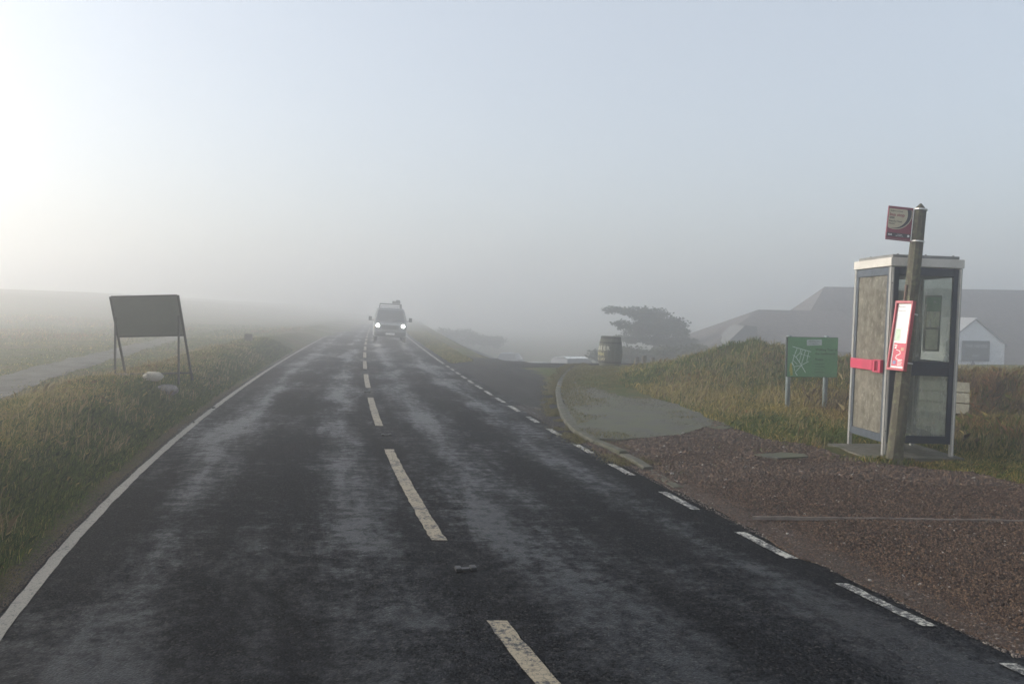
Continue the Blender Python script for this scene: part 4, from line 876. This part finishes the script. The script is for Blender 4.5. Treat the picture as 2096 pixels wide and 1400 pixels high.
shrub(935, 702, 105, 3.6, 2.2, 5000, 'wide dim shrub behind the grass wedge, left of the car park', 1)
shrub(990, 706, 98, 3.0, 1.5, 4000, 'dim shrub right of the widest one, beyond the grey car', 2)
shrub(1290, 748, 50, 3.2, 1.3, 6000, 'low dim shrub at the foot of the pine behind the barrel', 4)
shrub(1400, 745, 48, 2.8, 1.2, 5000, 'low dim shrub between the pine and the green hummock', 5)

# ------------------------------------------------------------------ grass, heather, stone chips
def blades(name, x, y, h, wd, C, seed, lean=.5, mat=None, dz=-.01):
    """curved blades of five points each; tips lighter and drier as real grass is"""
    r_ = np.random.default_rng(seed); n_ = len(x); z = tz(x, y) + dz; a = r_.uniform(0, 2 * np.pi, n_); le = h * r_.uniform(.1, 1, n_) * lean; la = r_.normal(.6, 1.3, n_)
    bx_, by_ = np.cos(a) * wd / 2, np.sin(a) * wd / 2; lx, ly = np.cos(la) * le, np.sin(la) * le
    V = np.zeros((n_, 5, 3), np.float32)
    V[:, 0] = np.stack([x - bx_, y - by_, z], 1); V[:, 1] = np.stack([x + bx_, y + by_, z], 1)
    V[:, 2] = np.stack([x + bx_ * .8 + lx * .35, y + by_ * .8 + ly * .35, z + h * .6], 1); V[:, 4] = np.stack([x - bx_ * .8 + lx * .35, y - by_ * .8 + ly * .35, z + h * .6], 1)
    V[:, 3] = np.stack([x + lx, y + ly, z + h * (1 - .25 * lean)], 1)
    return quads(name, V, C, mat or M_blade, None, kind='stuff')
def pick(cs, k):
    cs = np.array(cs); k = np.clip(k, 0, .9999) * (len(cs) - 1); i = k.astype(int); f = (k - i)[:, None]; return cs[i] * (1 - f) + cs[i + 1] * f
GREEN = [(.016, .042, .005), (.048, .092, .010), (.15, .19, .034)]; DRY = [(.12, .105, .026), (.28, .22, .06), (.46, .36, .13)]; RED = [(.10, .052, .024), (.20, .10, .045), (.30, .175, .085)]
def colour(n_, dryness, red, r_):
    k = r_.random(n_); g = pick(GREEN, k); d_ = pick(DRY, k); e = pick(RED, k); m = (r_.random(n_) < dryness)[:, None]; q = (r_.random(n_) < red)[:, None]
    c = np.where(m, d_, g); c = np.where(q, e, c); return c * r_.uniform(.75, 1.2, (n_, 1))
def logu(r_, a, b, n_): return a * (b / a) ** r_.random(n_)
# left bank
r_ = np.random.default_rng(1); n_ = 250000; y = logu(r_, 3.4, 34, n_); t = r_.random(n_) * 2.7 + .0
keep = (t > .10 + .12 * r_.random(n_) + .1 * fbm(y * 3, t * 0, 3)); y, t = y[keep], t[keep]; n_ = len(y); x = xL(y) - .08 - t
dry = S((t - .45) / 1.3) * .55 + (fbm(x * .8, y * .8, 31) - .47) * .9; red = S((t - .9) / .8) * .28 * (fbm(x * .6, y * .6, 8) > .46)
h = (.035 + .055 * fbm(x * 2.2, y * 2.2, 12) + .035 * S(t / .5)) * r_.uniform(.5, 1.3, n_); wd = .0042 * np.maximum(1, y / 6)
blades('bank_grass', x, y, h * np.maximum(1, y / 22), wd * .85, colour(n_, np.clip(dry, .03, .92), red, r_), 2, .9)
# left field
n_ = 90000; y = logu(r_, 7, 75, n_); x = xL(y) - 2.6 - r_.random(n_) ** 1.3 * y * .75
keep = ~((x > px0(y) - .9) & (x < px0(y) + .1) & (r_.random(n_) > .06)); x, y = x[keep], y[keep]; n_ = len(x)
pr1 = fbm(x * .16, y * .16, 41); dry = np.clip((pr1 - .40) * 2.6, .10, .6); red = np.clip((fbm(x * .13 + 9, y * .13, 17) - .53) * 4, 0, .5) * S((y - 14) / 10)
blades('field_grass', x, y, (.03 + .05 * fbm(x, y, 4) + .10 * red) * np.maximum(1, y / 25) * r_.uniform(.5, 1.3, n_), .006 * np.maximum(1, y / 7), colour(n_, dry, red, r_), 3, .9)
# right verge and hummock
n_ = 330000; y = logu(r_, 7.6, 30, n_); x = r_.uniform(-.2, 1, n_) * 0 + (r_.random(n_) * 1.05 * .72 * y + .02 * y)
bad = inpoly(x, y, gpoly) | inpoly(x, y, tpoly) | (x < kx(np.minimum(y, 25)) + .05) | ((y > 25) & (x < kx(25.2) + (y - 25.2) * 1.9))
sl0 = (x > cnr[0] - .5) & (x < cnr[0] + 1.0) & (y > cnr[1] - .1) & (y < cnr[1] + 1.1); bad |= sl0
x, y = x[~bad], y[~bad]; n_ = len(x)
hum = np.exp(-((x - 5.9) / 2.2) ** 2 - ((y - 20) / 2.6) ** 2); edge = S((y - 8 - .3 * x) / 3)
bush = np.exp(-((x - 9.0) / 2.2) ** 2 - ((y - 13.2) / 2.6) ** 2) + np.exp(-((x - 6.9) / .8) ** 2 - ((y - 11) / 1.3) ** 2)
dry = np.clip(.50 + (fbm(x * .7, y * .7, 55) - .45) * 2.0 - .62 * hum - .30 * (1 - edge), .05, .93); red = np.clip((fbm(x * .5 + 4, y * .5, 61) - .48) * 2.2 + .55 * bush - .3 * hum, 0, .75)
h = (.05 + .11 * fbm(x * 1.8, y * 1.8, 71) * edge + .05 * hum + .12 * np.clip(bush, 0, 1)) * r_.uniform(.45, 1.35, n_)
blades('verge_grass', x, y, h * np.maximum(1, y / 22), .0046 * np.maximum(1, y / 8), colour(n_, dry, red, r_), 4, .85)
# dark heather and dead stalks on the mound beside the phone box
n_ = 60000; x = r_.normal(8.9, 1.7, n_); y = r_.normal(12.9, 1.5, n_); k = (x > cnr[0] + 1.0) & (y > 9.4 + .1 * x) & (tz(x, y) > .06); x, y = x[k], y[k]; n_ = len(x)
c_ = pick([(.018, .016, .010), (.055, .040, .025), (.12, .075, .045), (.20, .14, .085)], r_.random(n_) ** 1.3)
blades('heather', x, y, (.09 + .26 * fbm(x * 2, y * 2, 5)) * r_.uniform(.4, 1.2, n_), .007, c_, 5, .8)
# turf strip in front of it, by the gravel
n_ = 30000; x = r_.uniform(5.2, 11.5, n_); y = 8.5 + r_.random(n_) * 2.6 + (x - 5) * .10; k = ~inpoly(x, y, gpoly) & ~((x > cnr[0] - .5) & (x < cnr[0] + 1.0) & (y > cnr[1] - .1)); x, y = x[k], y[k]; n_ = len(x)
blades('turf_edge', x, y, .05 * r_.uniform(.5, 1.5, n_), .005, colour(n_, np.full(n_, .25), np.full(n_, .08), r_), 6, 1)
# tufts at the foot of the post and of the phone box
n_ = 1500; x = r_.normal(pb[0] - .10, .13, n_); y = r_.normal(pb[1] - .0, .06, n_); blades('post_tuft', x, y, r_.uniform(.03, .11, n_), np.full(n_, .005), colour(n_, np.full(n_, .45), np.full(n_, .1), r_), 7, .8, dz=.03)
# moss and grass along both sides of the kerb
n_ = 45000; s1 = r_.random(n_) * sl_[-1]; off = r_.normal(0, .11, n_); off += np.sign(off) * .075; ca_, cb_ = np.interp(s1, sl_, kc[:, 0]), np.interp(s1, sl_, kc[:, 1]); c2, c3 = np.interp(s1 + .05, sl_, kc[:, 0]), np.interp(s1 + .05, sl_, kc[:, 1])
dl = np.hypot(c2 - ca_, c3 - cb_) + 1e-6; x = ca_ - (c3 - cb_) / dl * off; y = cb_ + (c2 - ca_) / dl * off; k = (fbm(x * 2.5, y * 2.5, 77) > .44 - .1 * (off < 0)) & (y > 9); x, y, off = x[k], y[k], off[k]; n_ = len(x)
blades('kerb_moss', x, y, r_.uniform(.012, .05, n_) * np.maximum(1, y / 12), .006 * np.maximum(1, y / 10), pick([(.06, .065, .025), (.13, .12, .05), (.20, .16, .075)], r_.random(n_)), 8, .8, dz=.035)
# grass wedge between the main road and the side road
n_ = 30000; y = logu(r_, 27.2, 75, n_); w0 = np.array([float(sx0(v_)) for v_ in y]); x = xR(y) + .3 + r_.random(n_) * (w0 - xR(y) - .25); k = (w0 - xR(y)) > .3; x, y = x[k], y[k]; n_ = len(x)
blades('wedge_grass', x, y, .12 * r_.uniform(.5, 1.4, n_), .02, colour(n_, np.full(n_, .45), np.full(n_, .1), r_), 9, .8)
# sparse tall stalks and tufts that break up the turf
def stalks(name, x, y, h, s): 
    n_ = len(x); blades(name, x, y, h, .0045 * np.maximum(1, y / 7), pick([(.16, .12, .05), (.28, .22, .10), (.38, .31, .16)], r_.random(n_)), s, .7)
n_ = 9000; y = logu(r_, 3.6, 26, n_); t = .35 + r_.random(n_) * 2.2; x = xL(y) - .08 - t; k = fbm(x * 1.6, y * 1.6, 101) > .50; stalks('bank_stalks', x[k], y[k], r_.uniform(.12, .26, k.sum()), 21)
n_ = 22000; y = logu(r_, 10, 26, n_); x = r_.random(n_) * .78 * y; k = (fbm(x * 1.3, y * 1.3, 111) > .46) & (tz(x, y) > .03) & ~inpoly(x, y, gpoly) & ~inpoly(x, y, tpoly) & (x > kx(np.minimum(y, 25)) + .4) & ~((x > cnr[0] - .4) & (x < cnr[0] + 1.0) & (y > cnr[1] - .3) & (y < cnr[1] + 1.1)); stalks('verge_stalks', x[k], y[k], r_.uniform(.12, .30, k.sum()), 22)
n_ = 9000; y = logu(r_, 7.8, 11.5, n_); x = r_.random(n_) * .7 * y; k = inpoly(x, y, gpoly) & (x > xR(y) + .4) & (fbm(x * 2.2, y * 2.2, 131) > .60); x, y = x[k], y[k]; n_ = len(x); blades('gravel_weeds', x, y, r_.uniform(.015, .05, n_), np.full(n_, .006), colour(n_, np.full(n_, .3), np.full(n_, .1), r_), 23, 1, dz=.04)
# leaf litter and soil along the left road edge
n_ = 9000; y = logu(r_, 3.4, 18, n_); x = xL(y) - .07 - np.abs(r_.normal(0, .09, n_)); z = np.maximum(tz(x, y), .004) + .004
def chips(name, x, y, z, s_, C, seed):
    r_ = np.random.default_rng(seed); n_ = len(x); a = r_.uniform(0, 2 * np.pi, n_); e = r_.uniform(.6, 1.3, (n_, 3)) * s_[:, None]
    dx = np.stack([np.cos(a), np.sin(a), r_.normal(0, .25, n_)], 1) * e[:, :1]; dy = np.stack([-np.sin(a), np.cos(a), r_.normal(0, .25, n_)], 1) * e[:, 1:2]; up = np.stack([np.zeros(n_), np.zeros(n_), e[:, 2] * .75], 1)
    c = np.stack([x, y, z], 1); pts = [c + dx, c + dy, c - dx * .9, c - dy * 1.1, c + up + dx * .25]
    tri = [(0, 1, 4), (1, 2, 4), (2, 3, 4), (3, 0, 4)]; V = np.stack([np.stack([pts[i] for i in t], 1) for t in tri], 1).reshape(n_ * 4, 3, 3)
    return quads(name, V, np.repeat(C, 4, 0), M_stone, None, kind='stuff')
chips('road_edge_litter', x, y, z, r_.uniform(.003, .009, n_), pick([(.02, .016, .012), (.06, .045, .03), (.11, .08, .05)], r_.random(n_)), 12)
n_ = 150000; y = logu(r_, 3.6, 13.5, n_); x = xR(y) + r_.random(n_) * (y * .72 + 1.0 - xR(y)); k = inpoly(x, y, gpoly) & ~inpoly(x, y, tpoly) & ~((x > cnr[0] - .5) & (x < cnr[0] + 1.0) & (y > cnr[1] - .1)); x, y = x[k], y[k]; n_ = len(x)
rough = ((y > 8.1) & (fbm(x * 1.5, y * 1.5, 7) > .35)) * (x < 5.2)
k_ = r_.random(n_); c_ = pick([(.008, .0050, .0035), (.032, .017, .010), (.068, .038, .022), (.15, .095, .058)], k_); c_[k_ > .994] = (.26, .245, .22); c_ = np.where(rough[:, None], c_ * .9 + np.array((.012, .011, .010)), c_)
chips('gravel_stones', x, y, .034 * np.clip((x - xR(y) - .2), .1, 1) + .004, (.0058 + .0008 * y) * r_.uniform(.5, 1.3, n_) * np.where(rough, 2.0, 1), c_, 13)
n_ = 26000; x = r_.uniform(1, 5.5, n_); y = logu(r_, 9.5, 26, n_); k = inpoly(x, y, tpoly) & ((fbm(x * 1.1, y * 1.1, 90) + .5 * S((y - 13) / 6)) * .9 + .25 * r_.random(n_) > .68); x, y = x[k], y[k]; n_ = len(x)
chips('tarmac_grit', x, y, np.full(n_, .055), (.004 + .0006 * y) * r_.uniform(.5, 1.4, n_), pick([(.03, .025, .02), (.09, .075, .055), (.20, .18, .14)], r_.random(n_) ** 1.5), 15)
n_ = 50000; x = r_.uniform(1, 5.5, n_); y = logu(r_, 9.5, 26, n_); k = inpoly(x, y, tpoly) & ((fbm(x * 1.4, y * 1.4, 93) + .06 + .35 * S((y - 13) / 8) + .3 * S(1 - (x - kx(y)) / .9)) + .1 * r_.random(n_) > .80); x, y = x[k], y[k]; n_ = len(x)
blades('tarmac_moss', x, y, r_.uniform(.012, .04, n_) * np.maximum(1, y / 13), .006 * np.maximum(1, y / 10), pick([(.05, .06, .02), (.12, .115, .04), (.22, .175, .075)], r_.random(n_)), 16, .8, dz=.085)
# crumbs of gravel strewn over the road edge and gutter
n_ = 7000; y = logu(r_, 4, 15, n_); x = xR(y) + .10 + np.abs(r_.normal(0, .16, n_)); chips('gutter_grit', x, y, np.full(n_, .006), r_.uniform(.003, .010, n_), pick([(.03, .022, .02), (.09, .07, .06), (.22, .2, .17)], r_.random(n_) ** 1.6), 14)

# ------------------------------------------------------------------ the fog
hz = MB().box(-640, 640, -30, 920, -9.5, 14.0).build('haze', None or simple('tmp', (1, 1, 1)), None, kind='stuff')
hm = bpy.data.materials.new('fog'); hm.use_nodes = True; ht = hm.node_tree; ht.nodes.clear(); pv = ht.nodes.new('ShaderNodeVolumePrincipled'); oo = ht.nodes.new('ShaderNodeOutputMaterial')
pv.inputs['Color'].default_value = (.98, .98, .985, 1); pv.inputs['Density'].default_value = HAZE_DENSITY; pv.inputs['Anisotropy'].default_value = .78
ht.links.new(pv.outputs[0], oo.inputs['Volume']); hz.data.materials.clear(); hz.data.materials.append(hm)
